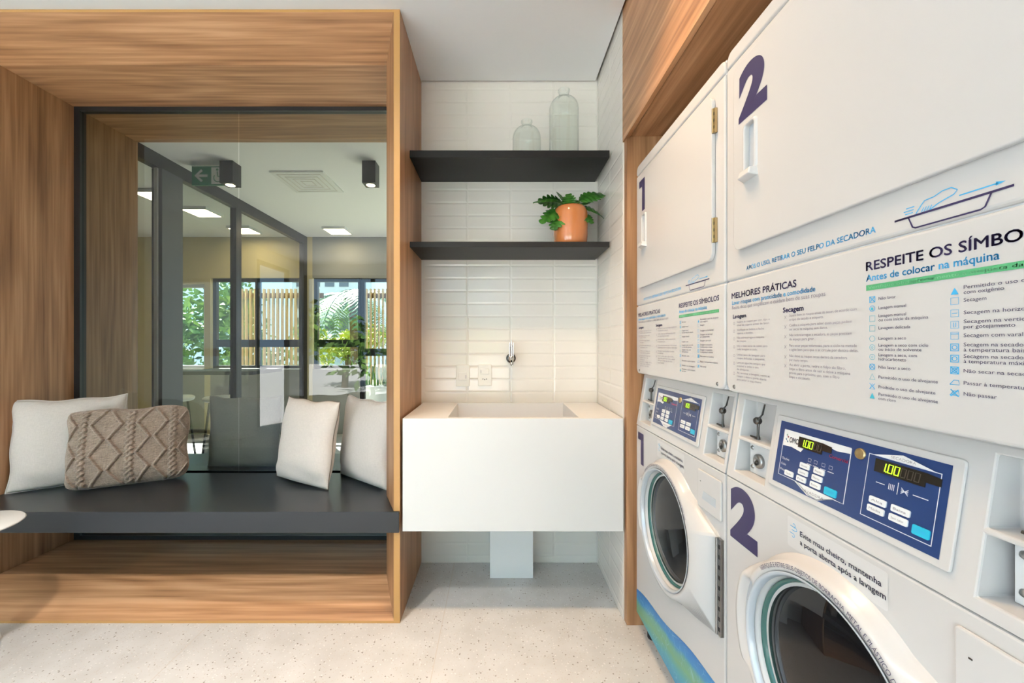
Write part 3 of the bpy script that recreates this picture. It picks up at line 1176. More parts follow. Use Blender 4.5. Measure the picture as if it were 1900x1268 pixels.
def make_dryer(loc, rz, num, label):
    t = empty('tumble_dryer', loc, label, 'dryer', 'coin-operated dryers on top of the washers', rz)
    MB().box((0.003, 0.006, DZ0 + 0.002), (UW - 0.003, 0.68, DZ1 - 0.004)).build('cabinet', M['appliance_in'], t)
    # top trim with rounded upper corners
    r = 0.022
    pts = [(0.0, DZC + 0.0012), (UW, DZC + 0.0012)]
    pts += [(UW - r + r * math.cos(R_(a)), DZ1 - r + r * math.sin(R_(a))) for a in range(0, 91, 15)]
    pts += [(r + r * math.cos(R_(a)), DZ1 - r + r * math.sin(R_(a))) for a in range(90, 181, 15)]
    MB().prism(pts, lambda x, z: (x, 0.0, z), lambda x, z: (x, 0.68, z)).build('top_trim', M['appliance'], t, bevel=0.006, segs=3)
    MB().box((0, 0, DZS + 0.0012), (UW, 0.03, DZC - 0.0012)).build('front_panel', M['appliance'], t, bevel=0.006, segs=3)
    # lower instruction panel with rounded lower corners
    r = 0.026
    pts = [(UW, DZS - 0.0012), (0.0, DZS - 0.0012)]
    pts += [(r + r * math.cos(R_(a)), DZ0 + r + r * math.sin(R_(a))) for a in range(180, 271, 15)]
    pts += [(UW - r + r * math.cos(R_(a)), DZ0 + r + r * math.sin(R_(a))) for a in range(270, 361, 15)]
    lint = MB().prism(pts, lambda x, z: (x, 0.0, z), lambda x, z: (x, 0.03, z)).build('lint_panel', M['appliance'], t, bevel=0.005, segs=3)
    for u in (0.034, UW - 0.036):
        MB().lathe([(0.0, -0.0022), (0.004, -0.002), (0.0055, 0.0)], 14, (u, 0.0, DZ0 + 0.014), axis='y').build('screw', M['steel'], lint)
    # door, slightly proud, rounded corners, with a scooped pull
    du0, du1, dz0, dz1 = 0.048, 0.608, 1.432, 1.882
    door = MB().prism(round_rect(du1 - du0, dz1 - dz0, 0.022, 6, (du0 + du1) / 2, (dz0 + dz1) / 2),
                      lambda x, z: (x, -0.011, z), lambda x, z: (x, -0.0004, z)).build('door', M['appliance'], t)
    pu0, pu1, pz0, pz1 = 0.090, 0.140, 1.600, 1.722
    cut(door, (pu0 + 0.006, -0.03, pz0 + 0.006), (pu1 - 0.006, -0.0035, pz1 - 0.004))
    md = door.modifiers.new('bevel', 'BEVEL')
    md.width = 0.0035
    md.segments = 3
    md.limit_method = 'ANGLE'
    md.angle_limit = R_(40)
    hb = MB()
    out = round_rect(pu1 - pu0, pz1 - pz0, 0.012, 5, (pu0 + pu1) / 2, (pz0 + pz1) / 2)
    inn = round_rect(pu1 - pu0 - 0.018, pz1 - pz0 - 0.016, 0.008, 5, (pu0 + pu1) / 2, (pz0 + pz1) / 2)
    n = len(out)
    v = [(a, -0.0108, z) for a, z in out] + [(a * 0.6 + c * 0.4, -0.0165, z * 0.6 + d * 0.4) for (a, z), (c, d) in zip(out, inn)] + \
        [(a, -0.0150, z) for a, z in inn] + [(a, -0.004, z) for a, z in inn]
    hb.add(v, [(k * n + i, k * n + (i + 1) % n, (k + 1) * n + (i + 1) % n, (k + 1) * n + i) for k in range(3) for i in range(n)], True)
    hb.add([(pu0 - 0.002, -0.0108, pz0 - 0.016), (pu1 + 0.002, -0.0108, pz0 - 0.016), (pu1 - 0.002, -0.0108, pz0 + 0.006), (pu0 + 0.002, -0.0108, pz0 + 0.006),
            (pu0 + 0.004, -0.030, pz0 - 0.010), (pu1 - 0.004, -0.030, pz0 - 0.010), (pu1 - 0.006, -0.026, pz0 + 0.006), (pu0 + 0.006, -0.026, pz0 + 0.006)],
           [(4, 5, 6, 7), (0, 1, 5, 4), (1, 2, 6, 5), (2, 3, 7, 6), (3, 0, 4, 7)])
    hb.build('handle', M['appliance'], door, bevel=0.003, segs=2)
    MB().box((pu0 + 0.006, -0.0040, pz0 + 0.006), (pu1 - 0.006, -0.0036, pz1 - 0.004)).build('handle_recess', M['grey_rim'], door)  # blue-grey of the reflected sky painted into the recess
    for z in (1.512, 1.808):
        hg = MB().box((du1 + 0.001, -0.0085, z - 0.033), (du1 + 0.010, -0.0005, z + 0.033))
        hg.tube([(du1 + 0.003, -0.0095, z - 0.033), (du1 + 0.003, -0.0095, z + 0.033)], 0.003, 10)
        h = hg.build('hinge', M['brass'], t)
        b2 = MB()
        for dz in (-0.018, 0.0, 0.018):
            b2.box((du1 + 0.0055, -0.0092, z + dz - 0.004), (du1 + 0.0090, -0.0084, z + dz + 0.004))
        b2.build('hinge_slot', M['dark_steel'], h)
    # the number on the door
    pr = Print(face(0.0116), ['navy'])
    if num == 1:
        u0, u1, z0, z1 = 0.064, 0.124, 1.735, 1.862
        pr.poly('navy', [(u0, z1), (u1, z1), (u1, z0), (u0 + 0.031, z0), (u0 + 0.031, z1 - 0.028), (u0, z1 - 0.028)])
    else:
        v, f, w_ = text2d('2', 0.06)
        y0, y1 = min(p[1] for p in v), max(p[1] for p in v)
        pr._m('navy')
        pr.b.add([pr.fm(0.071 + p[0] / w_ * 0.101, 1.733 + (p[1] - y0) / (y1 - y0) * 0.124) for p in v], f)
    pr.build('number', door)
    return t, lint


def dryer_prints(t, lint):
    """printing shared by both dryers"""
    pr = Print(face(0.0006), ['sky_ink', 'navy', 'panel_white', 'teal_ink'])
    pr.text('sky_ink', 'APÓS O USO, RETIRAR O SEU FELPO DA SECADORA', 0.083, 1.3795, 0.0098, 0.408, 0.02)
    # a hand taking the lint tray out
    tray = [(0.440, 1.3868), (0.458, 1.3868), (0.464, 1.3712), (0.468, 1.3690), (0.545, 1.3690), (0.5495, 1.3712), (0.556, 1.3868)]
    pr.stroke('navy', tray, 0.0022)
    pr.stroke('navy', [(0.438, 1.3868), (0.577, 1.3868)], 0.0030)
    hand = [(0.4685, 1.3885), (0.476, 1.3990), (0.480, 1.4035), (0.492, 1.4045), (0.502, 1.4085), (0.513, 1.4090), (0.520, 1.4035),
            (0.516, 1.3990), (0.505, 1.3960), (0.497, 1.3935), (0.490, 1.3900), (0.487, 1.3885)]
    pr.stroke('sky_ink', hand, 0.0014)
    for k in range(4):
        pr.stroke('sky_ink', [(0.476 + k * 0.0035, 1.3885), (0.479 + k * 0.0035, 1.3945)], 0.0011)
    for k, (a, c) in enumerate(((0.455, 0.4665), (0.4515, 0.4655), (0.4535, 0.4645))):
        pr.stroke('sky_ink', [(a, 1.4000 - k * 0.0040), (c, 1.4000 - k * 0.0040)], 0.0013)
    pr.stroke('sky_ink', [(0.522, 1.3950), (0.562, 1.3950)], 0.0016)
    pr.poly('sky_ink', [(0.560, 1.3975), (0.5695, 1.3950), (0.560, 1.3925)])
    pr.build('lint_notice', t)

    pr = Print(face(0.0006), ['ink', 'grey_ink', 'sky_ink', 'teal_ink', 'green_ink', 'pale_green', 'navy'])
    pr.text('navy', 'MELHORES PRÁTICAS', 0.024, 1.3180, 0.0140, 0.2417, 0.03)
    pr.text('sky_ink', 'Lavar roupas com praticidade e comodidade', 0.026, 1.3025, 0.0098, 0.289, 0.02)
    pr.text('grey_ink', 'Reúna dicas que simplificam e cuidam bem de suas roupas', 0.026, 1.2910, 0.0085, 0.312)
    pr.text('navy', 'Lavagem', 0.030, 1.2680, 0.0092, 0.082, 0.05)
    pr.text('navy', 'Secagem', 0.205, 1.2690, 0.0098, 0.260, 0.05)
    wash = [('Separe as roupas por cor, tipo e', 'nível de sujeira antes de lavar.'), ('Verifique os bolsos e feche', 'zíperes e botões.'),
            ('Não sobrecarregue a máquina', 'de roupas.'), ('Use a dose certa de sabão para', 'cada lavagem e ciclo.'),
            ('Utilize saco de lavagem para', 'roupas delicadas e pequenas.'), ('Lave em água fria sempre que', 'possível e evite o uso', 'de alvejante.'),
            ('Ao terminar a lavagem, retire as', 'roupas e deixe a porta aberta', 'para evitar o mau cheiro.')]
    for z, ls in zip((1.2555, 1.2358, 1.2166, 1.1967, 1.1748, 1.1555, 1.1303), wash):
        pr.stroke('grey_ink', [(0.034 + 0.0030 * math.cos(a), z + 0.0035 * math.sin(a)) for a in [2 * PI * k / 8 for k in range(8)]], 0.0008, True)
        for q, s in enumerate(ls):
            pr.text('grey_ink', s, 0.046, z + 0.0005 - 0.0082 * q, 0.0047, 0.046 + 0.0037 * len(s))
    dry = [('Separe bem as roupas antes de secar, de acordo com', 'o tipo de tecido e etiqueta.'), ('Confira a etiqueta para saber quais peças podem', 'ser secas na máquina sem danos.'),
           ('Não sobrecarregue a secadora, as peças precisam', 'de espaço para girar.'), ('Para secar peças volumosas, pare o ciclo na metade', 'e agite bem para que o ar circule por dentro delas.'),
           ('Não deixe as roupas secas dentro da secadora', 'por muito tempo.'), ('Ao abrir a porta, retire o felpo do filtro,', 'limpe o filtro antes de sair e deixe a máquina', 'pronta para o próximo uso, com o filtro', 'limpo e encaixado.')]
    for z, ls in zip((1.2586, 1.2386, 1.2186, 1.1976, 1.1767, 1.1586), dry):
        for s in (-1, 1):
            pr.stroke('grey_ink', [(0.2115 - 0.003, z - s * 0.0035), (0.2115 + 0.003, z + s * 0.0035)], 0.0007)
        for q, s in enumerate(ls):
            pr.text('grey_ink', s, 0.2227, z + 0.0005 - 0.0082 * q, 0.0050, 0.2227 + 0.00305 * len(s))
    pr.text('navy', 'RESPEITE OS SÍMBOLOS', 0.392, 1.3212, 0.0140, 0.625, 0.03)
    pr.text('sky_ink', 'Antes de colocar na máquina', 0.392, 1.3040, 0.0105, 0.5635, 0.02)
    pr.rect('green_ink', 0.392, 1.2890, 0.625, 1.2978)
    pr.text('pale_green', 'Verifique obrigatoriamente a etiqueta da peça', 0.395, 1.2914, 0.0046, 0.610)
    pr.b.v = [(x, y - (0.0003 if False else 0.0), z) for x, y, z in pr.b.v]
    pr.build('instructions', lint)

    pr = Print(face(0.0006), ['sky_ink', 'teal_ink', 'ink'])
    A = 0.0045

    def circ(m, cx, cz, r, w=0.0009, n=14):
        pr.stroke(m, [(cx + r * math.cos(2 * PI * k / n), cz + r * math.sin(2 * PI * k / n)) for k in range(n)], w, True)

    def sq(m, cx, cz, w=0.0009, k=1.0):
        pr.stroke(m, [(cx - A * k, cz - A * k), (cx + A * k, cz - A * k), (cx + A * k, cz + A * k), (cx - A * k, cz + A * k)], w, True)

    def tri(m, cx, cz, w=0.0009, fill=False):
        p = [(cx - A, cz - A), (cx + A, cz - A), (cx, cz + A)]
        if fill:
            pr.poly(m, p)
        else:
            pr.stroke(m, p, w, True)

    def cross(m, cx, cz, w=0.0009):
        for s in (-1, 1):
            pr.stroke(m, [(cx - A, cz - s * A), (cx + A, cz + s * A)], w)

    left = [('Não lavar',), ('Lavagem manual',), ('Lavagem manual', 'ou com início da máquina'), ('Lavagem delicada',), ('Lavagem a seco',),
            ('Lavagem a seco com ciclo', 'ou início de solvente'), ('Lavagem a seco, com', 'hidrocarboneto'), ('Não lavar a seco',),
            ('Permitido o uso de alvejante',), ('Proibido o uso de alvejante',), ('Permitido o uso de alvejante', 'com cloro')]
    for k, (z, ls) in enumerate(zip((1.274, 1.2595, 1.2435, 1.228, 1.2117, 1.1977, 1.1826, 1.167, 1.1514, 1.136, 1.121), left)):
        c = 0.4024
        if k == 0:
            sq('sky_ink', c, z, 0.0012)
            cross('sky_ink', c, z, 0.0012)
        elif k == 1:
            circ('sky_ink', c, z, A)
            pr.poly('teal_ink', [(c - 0.003, z - 0.002), (c + 0.001, z - 0.003), (c + 0.002, z + 0.001), (c - 0.002, z + 0.002)])
        elif k in (2, 3):
            sq('teal_ink', c, z, 0.0007)
        elif k in (4, 5, 6):
            circ('grey_ink' if False else 'teal_ink', c, z, A, 0.0006)
            if k > 4:
                circ('teal_ink', c, z, A * 0.35, 0.0006, 8)
        elif k == 7:
            circ('sky_ink', c, z, A, 0.0011)
            cross('sky_ink', c, z, 0.0009)
        else:
            tri('teal_ink' if k != 9 else 'sky_ink', c, z, 0.0009, k == 10)
            if k == 9:
                cross('sky_ink', c, z, 0.0009)
        for q, s in enumerate(ls):
            pr.text('ink', s, 0.413, z + (0.0015 if len(ls) > 1 else -0.002) - 0.0066 * q, 0.0046, 0.413 + 0.0030 * len(s))
    right = [('Permitido o uso de alvejante', 'com oxigênio'), ('Secagem',), ('Secagem na horizontal',), ('Secagem na vertical', 'por gotejamento'), ('Secagem com varal',),
             ('Secagem na secadora', 'à temperatura baixa'), ('Secagem na secadora', 'à temperatura máxima'), ('Não secar na secadora',),
             ('Passar à temperatura máxima',), ('Não passar',)]
    for k, (z, ls) in enumerate(zip((1.272, 1.259, 1.243, 1.228, 1.2138, 1.1985, 1.1838, 1.1685, 1.153, 1.139), right)):
        c = 0.5168
        if k == 0:
            tri('sky_ink', c, z, fill=True)
        elif k < 5:
            sq('sky_ink', c, z, 0.0007)
            if k == 2:
                pr.stroke('sky_ink', [(c - 0.003, z), (c + 0.003, z)], 0.0008)
            if k == 3:
                for d in (-0.0015, 0.0015):
                    pr.stroke('sky_ink', [(c + d, z - 0.003), (c + d, z + 0.003)], 0.0008)
            if k == 4:
                pr.stroke('sky_ink', [(c - A, z + A * 0.5), (c + A, z + A * 0.5)], 0.0009)
        elif k < 8:
            sq('sky_ink', c, z, 0.0014)
            circ('sky_ink', c, z, A * 0.62, 0.0010, 10)
            if k == 7:
                cross('sky_ink', c, z, 0.0012)
        else:
            pr.stroke('sky_ink', [(c - A * 1.2, z - A * 0.7), (c + A * 1.2, z - A * 0.7), (c + A, z + A * 0.6), (c - A * 0.2, z + A * 0.6), (c - A * 1.2, z - A * 0.7)], 0.0009)
            if k == 9:
                cross('sky_ink', c, z, 0.0014)
        for q, s in enumerate(ls):
            pr.text('ink', s, 0.527, z + (0.0015 if len(ls) > 1 else -0.002) - 0.0066 * q, 0.0046, 0.527 + 0.0034 * len(s))
    pr.build('care_symbols', lint)


# ---- washer
WC_U, WC_Z = 0.326, 0.578


def door_outline(th):
    """door edge in direction th from its centre: a disc with a straight hinge side and a bulging grip"""
    r = 0.226
    d = math.degrees(th) % 360
    g = abs(d - 180)
    r += 0.024 * (1 - sstep(20, 44, g))
    c, s = math.cos(th), math.sin(th)
    # trapezoid from the disc to the hinge
    quad = [(0.02, 0.225), (0.304, 0.112), (0.304, -0.146), (0.02, -0.225)]
    for k in range(3):
        (x0, y0), (x1, y1) = quad[k], quad[k + 1]
        den = c * (y1 - y0) - s * (x1 - x0)
        if abs(den) > 1e-9:
            tt = (x0 * (y1 - y0) - y0 * (x1 - x0)) / den
            q = (x0 * s - y0 * c) / den
            if tt > 0 and -1e-6 <= q <= 1 + 1e-6:
                r = max(r, tt)
    return r


def make_washer(loc, rz, num, label):
    t = empty('washing_machine', loc, label, 'washing machine', 'coin-operated washers under the dryers', rz)
    MB().box((0.0, 0.0, 0.073), (UW, 0.66, SZA - 0.002)).build('cabinet', M['appliance'], t, bevel=0.004, segs=2)
    for k in range(4):
        MB().lathe([(0.0, 0.0), (0.022, 0.0), (0.022, 0.02), (0.012, 0.024), (0.012, 0.073)], 20,
                   ((0.05, UW - 0.05)[k % 2], (0.05, 0.58)[k // 2], 0.0)).build('foot', M['rubber'], t)
    # control housing, sloping back, with two open coin niches
    hs = MB().prism([(0.0, SZA), (0.66, SZA), (0.66, SZB), (SL, SZB)], lambda y, z: (0.0, y, z), lambda y, z: (UW, y, z)).build('control_housing', M['appliance'], t)
    for u0, u1 in ((0.028, 0.140), (0.537, 0.640)):
        cut(hs, (u0, -0.05, 0.886), (u1, 0.062, 0.964))
        cut(hs, (u0, -0.05, 0.972), (u1, 0.062, 1.064))
    md = hs.modifiers.new('bevel', 'BEVEL')
    md.width = 0.0025
    md.segments = 2
    md.limit_method = 'ANGLE'
    md.angle_limit = R_(40)
    for u0, u1 in ((0.028, 0.140), (0.537, 0.640)):
        bx = MB().box((u0 + 0.012, 0.036, 0.8865), (u1 - 0.001, 0.0615, 0.9635)).build('coin_box', M['appliance_in'], t, bevel=0.0015)
        for dz in (0.062, 0.016):
            MB().lathe([(0.0, 0.0325), (0.0035, 0.033), (0.0055, 0.036)], 14, (u0 + 0.022, 0, 0.8865 + dz), axis='y').build('bolt', M['steel'], bx)
        MB().lathe([(0.0, 0.0285), (0.007, 0.0285), (0.007, 0.0265), (0.012, 0.0265), (0.017, 0.030), (0.017, 0.036)], 24,
                   (u0 + 0.050, 0, 0.922), axis='y').build('lock', M['steel'], bx)
        MB().lathe([(0.0, 0.0255), (0.0055, 0.0255), (0.0055, 0.0280)], 12, (u0 + 0.050, 0, 0.918), axis='y').build('keyhole', M['rubber'], bx)
        c = u0 + 0.046
        lv = MB()
        lv.tube([(c, 0.050, 1.058), (c + 0.003, 0.042, 1.034), (c + 0.002, 0.034, 1.024), (c, 0.034, 1.006), (c + 0.001, 0.033, 0.985), (c + 0.003, 0.033, 0.974)],
                [0.0018, 0.0022, 0.0035, 0.003, 0.0028, 0.0045], 10)
        lv.tube([(c + 0.003, 0.033, 0.976), (c - 0.022, 0.030, 0.978)], [0.0032, 0.0022], 8)
        lv.lathe([(0.0, 0.026), (0.006, 0.027), (0.0090, 0.031), (0.0090, 0.038), (0.006, 0.042)], 16, (c - 0.003, 0, 1.018), axis='y')
        lv.build('coin_lever', M['dark_steel'], t)
    # control panel
    pu0, pu1, pz0, pz1 = 0.170, 0.496, 0.909, 1.037
    W_, H_ = pu1 - pu0, pz1 - pz0
    cpl = MB()
    fm0, fm1 = slope(0.0004), slope(0.0045)
    cpl.prism(round_rect(W_ + 0.028, H_ + 0.022, 0.005, 4, (pu0 + pu1) / 2, (pz0 + pz1) / 2), fm0, fm1)
    cp = cpl.build('control_panel', M['appliance'], t, bevel=0.0015)
    pr = Print(slope(0.0050), ['panel_blue'])
    pr.rect('panel_blue', pu0, pz0, pu1, pz1)
    pr.build('panel_face', cp)

    def q(x, y):           # share of the panel, y from the top
        return (pu0 + x * W_, pz1 - y * H_)

    def pth(*p):
        return [q(*k) for k in p]
    pr = Print(slope(0.0055), ['panel_line', 'panel_white', 'lcd', 'navy', 'red_ink', 'sky_ink', 'green_ink'])
    # washer side
    pr.stroke('panel_line', pth((0.045, 0.13), (0.045, 0.86), (0.20, 0.86), (0.30, 0.97), (0.36, 0.99), (0.47, 0.88), (0.535, 0.88), (0.535, 0.13)), 0.0016, False)
    pr.poly('panel_white', pth((0.045, 0.12), (0.535, 0.12), (0.535, 0.20), (0.45, 0.22), (0.36, 0.185), (0.25, 0.22), (0.20, 0.40), (0.12, 0.37), (0.045, 0.385)))
    pr.poly('panel_white', pth((0.18, 0.86), (0.48, 0.87), (0.37, 0.995), (0.29, 0.985)))
    pr.text('navy', 'LAVADORA', *q(0.255, 0.955), 0.0050, q(0.41, 0)[0])
    lg = q(0.060, 0.335)
    pr.text('navy', 'OMO', lg[0] + 0.012, lg[1] + 0.004, 0.0105, lg[0] + 0.037, 0.045)
    for k, (m, dx, dz) in enumerate((('green_ink', 0.004, 0.017), ('red_ink', 0.0075, 0.0135), ('sky_ink', 0.003, 0.008), ('sky_ink', 0.007, 0.004))):
        pr.poly(m, [(lg[0] + dx + 0.0022 * math.cos(a), lg[1] + dz + 0.0022 * math.sin(a)) for a in [2 * PI * i / 8 for i in range(8)]])
    for x, w2 in ((0.265, 0.03), (0.31, 0.035), (0.365, 0.03), (0.415, 0.035)):
        pr.stroke('panel_line', pth((x, 0.45), (x + 0.022, 0.45), (x + 0.022, 0.495), (x, 0.495)), 0.0006, True)
        pr.stroke('panel_line', pth((x - 0.006, 0.535), (x + w2, 0.535)), 0.0012)
    for y, s in ((0.60, 'Opções'), (0.69, 'Ciclo'), (0.78, 'Preço')):
        pr.text('panel_line', s, *q(0.056, y), 0.0046)
    pr.text('red_ink', 'Comercial', *q(0.405, 0.335), 0.0058, q(0.525, 0)[0], 0.01)
    # dryer side
    pr.stroke('panel_line', pth((0.636, 0.12), (0.636, 0.90), (0.966, 0.90), (0.966, 0.12)), 0.0016, True)
    pr.poly('panel_white', pth((0.66, 0.115), (0.80, 0.035), (0.94, 0.115)))
    pr.text('navy', 'SECADORA', *q(0.745, 0.105), 0.0042, q(0.86, 0)[0])
    for a0, a1 in ((0.69, 0.735), (0.865, 0.93)):
        pr.stroke('panel_line', pth((a0, 0.44), (a1, 0.44)), 0.0012)
    pr.stroke('panel_line', pth((0.797, 0.36), (0.797, 0.50)), 0.0010)
    for k in range(4):
        pr.stroke('panel_line', pth((0.755 + 0.008 * k, 0.405), (0.755 + 0.008 * k, 0.475)), 0.0010)
        pr.stroke('panel_line', pth((0.812, 0.405 + 0.022 * k), (0.845, 0.475 - 0.022 * k)), 0.0010)
    pr.build('panel_print', cp)
    for dx0, dy0, dx1, dy1, nm in ((0.175, 0.17, 0.385, 0.335, 0), (0.675, 0.155, 0.94, 0.315, 1)):
        b2 = MB()
        a0, b0 = q(dx0, dy1)
        a1, b1 = q(dx1, dy0)
        b2.prism([(a0, b0), (a1 - 0.010, b0), (a1 - 0.010, b0 + (b1 - b0) * 0.35), (a1 + 0.010, b0 + (b1 - b0) * 0.35), (a1 + 0.010, b1 - (b1 - b0) * 0.12), (a1 - 0.01, b1), (a0, b1)],
                 slope(0.0050), slope(0.0066))
        dsp = b2.build('display', M['lcd'], cp)
        pr = Print(slope(0.0070), ['digit', 'lcd_off'])
        hh = (b1 - b0) * 0.62
        zb = b0 + (b1 - b0) * 0.19
        x = a0 + (a1 - a0) * 0.20
        sw_ = hh * 0.52

        def seg(m, pts):
            pr.stroke(m, pts, hh * 0.15)
        sk_ = 0.10 * hh
        seg('digit', [(x, zb), (x + sk_, zb + hh)])
        pr.rect('digit', x + hh * 0.12, zb - hh * 0.06, x + hh * 0.26, zb + hh * 0.08)
        for n_ in range(2):
            xx = x + hh * 0.38 + n_ * sw_ * 1.5
            seg('digit', [(xx, zb), (xx + sw_, zb), (xx + sw_ + sk_, zb + hh), (xx + sk_, zb + hh), (xx, zb)])
        for n_ in range(3):
            xx = x + hh * 0.38 + (2 + n_) * sw_ * 1.5
            if xx + sw_ < a1 - 0.011:
                pr.stroke('lcd_off', [(xx, zb), (xx + sw_, zb), (xx + sw_ + sk_, zb + hh), (xx + sk_, zb + hh), (xx, zb)], hh * 0.12)
        pr.build('digits', dsp)
    btn = [(0.100, 0.79, 0.072, 'Opção'), (0.212, 0.585, 0.074, 'Normal'), (0.206, 0.690, 0.074, 'Quente'), (0.200, 0.795, 0.074, 'Fria'),
           (0.318, 0.585, 0.074, 'Rápido'), (0.312, 0.690, 0.074, 'Morna'), (0.306, 0.795, 0.074, 'Extra')]
    btn += [(0.672, 0.665, 0.086, 'Alta'), (0.668, 0.775, 0.086, 'Média'), (0.782, 0.665, 0.086, 'Baixa'), (0.778, 0.775, 0.086, 'Sem calor')]
    for x, y, w2, s in btn:
        a, c = q(x, y)
        kb = MB().prism(round_rect(w2 * W_, 0.0105, 0.0022, 4, a + w2 * W_ / 2, c), slope(0.0048), slope(0.0068)).build('button', M['button'], cp)
        Print(slope(0.0072), ['grey_ink']).text('grey_ink', s, a + 0.004, c - 0.0018, 0.0036, a + w2 * W_ - 0.005).build('button_print', kb)
    for x, y, w2 in ((0.408, 0.80, 0.080), (0.885, 0.80, 0.072)):
        a, c = q(x, y)
        kb = MB().prism(round_rect(w2 * W_, 0.0135, 0.0022, 4, a + w2 * W_ / 2, c), slope(0.0048), slope(0.0068)).build('start_button', M['cyan'], cp)
        Print(slope(0.0072), ['sky_ink']).text('sky_ink', 'INICIAR', a + 0.004, c - 0.0018, 0.0036, a + w2 * W_ - 0.005).build('button_print', kb)
    a, c = q(0.588, 0.16)
    f5 = slope(0.0050)
    lk = MB()
    for r0, o0 in ((0.0095, 0.0052),):
        rings = [(0.0095, 0.0050), (0.0090, 0.0075), (0.0065, 0.0080), (0.0050, 0.0068), (0.0, 0.0068)]
        n = 20
        v = []
        for rr, oo in rings:
            fm = slope(oo)
            v += [fm(a + rr * math.cos(2 * PI * i / n), c + rr * math.sin(2 * PI * i / n)) for i in range(n)]
        lk.add(v, [(k * n + i, k * n + (i + 1) % n, (k + 1) * n + (i + 1) % n, (k + 1) * n + i) for k in range(4) for i in range(n)], True)
    lk.build('key_switch', M['brass'], cp)

    # soap drawer
    sd = MB().prism(round_rect(0.122, 0.108, 0.006, 4, 0.581, 0.787), lambda x, z: (x, -0.006, z), lambda x, z: (x, 0.0005, z)).build('soap_drawer', M['appliance'], t, bevel=0.003)
    MB().prism([(0.555, 0.785), (0.618, 0.785), (0.618, 0.762), (0.548, 0.762)], lambda x, z: (x, -0.0066, z), lambda x, z: (x, -0.0055, z)).build('drawer_pull', M['grey_rim'], sd)
    MB().box((0.537, -0.0068, 0.808), (0.541, -0.0055, 0.810)).build('drawer_slot', M['dark_steel'], sd)

    # round door with hinge plate: outer flank, crest, funnel down to the glass
    angs = sorted(set([round(2 * PI * k / 144, 6) for k in range(144)] + [math.atan2(0.112, 0.304), 2 * PI + math.atan2(-0.146, 0.304)]))
    n = len(angs)
    rings = []
    for k in range(9):
        ring = []
        for th in angs:
            ro = door_outline(th)
            d = abs(math.degrees(th) % 360 - 180)
            g = 1 - sstep(24, 30, d)                 # grip pocket on the left
            base = max(ro, 0.226)
            flat = sstep(0.232, 0.262, ro) * (0 if d < 60 else 1)
            prof = [(base, 0.0), (base - 0.003, -0.007 - 0.008 * g), (base - 0.012 * (1 - flat), -0.017 - 0.012 * g + 0.007 * flat),
                    (0.212 + 0.016 * g, -0.030), (0.205 + 0.012 * g, -0.033 + 0.016 * g), (0.199, -0.033 + 0.018 * g), (0.193, -0.031), (0.183, -0.010), (0.177, 0.006)]
            r_, y_ = prof[k]
            ring.append((WC_U + r_ * math.cos(th), y_, WC_Z + r_ * math.sin(th)))
        rings.append(ring)
    db = MB()
    db.add([p for r_ in rings for p in r_], [(k * n + i, k * n + (i + 1) % n, (k + 1) * n + (i + 1) % n, (k + 1) * n + i) for k in range(8) for i in range(n)], True)
    door = db.build('door', M['appliance'], t)
    # grip plate in the pocket
    gp = MB()
    m_ = 24
    v = []
    for rr in (0.199, 0.217):
        for i in range(m_ + 1):
            th = R_(180 - 25 + 50 * i / m_)
            v.append((WC_U + rr * math.cos(th), -0.0178 if rr < 0.21 else -0.0186, WC_Z + rr * math.sin(th)))
    gp.add(v, [(i, i + 1, i + m_ + 2, i + m_ + 1) for i in range(m_)])
    gpo = gp.build('grip', M['grey_rim'], door)
    for dd in (-11, 9):
        th = R_(180 + dd)
        MB().lathe([(0.0, -0.0205), (0.0026, -0.0205), (0.0026, -0.018)], 10, (WC_U + 0.208 * math.cos(th), 0, WC_Z + 0.208 * math.sin(th)), axis='y').build('hole', M['rubber'], gpo)
    MB().lathe([(0.193, -0.0335), (0.1905, -0.0345), (0.186, -0.030), (0.184, -0.020)], 96, (WC_U, 0, WC_Z), axis='y').build('rim', M['grey_rim'], door)
    MB().lathe([(0.1800, -0.006), (0.1775, -0.009), (0.174, -0.003), (0.1715, 0.002)], 96, (WC_U, 0, WC_Z), axis='y').build('glass_edge', M['rim_glass'], door)
    # bowl of dark glass and the drum behind it
    prof = [(0.0, -0.020), (0.05, -0.019), (0.09, -0.016), (0.13, -0.010), (0.155, -0.004), (0.172, 0.002)]
    MB().lathe(prof, 96, (WC_U, 0, WC_Z), axis='y').build('door_glass', M['door_glass'], door)
    dr = MB()
    dr.lathe([(0.172, 0.003), (0.170, 0.05), (0.160, 0.052), (0.160, 0.07)], 72, (WC_U, -0.0, WC_Z), axis='y')
    dr.build('door_seal', M['rubber'], t)
    return t, door


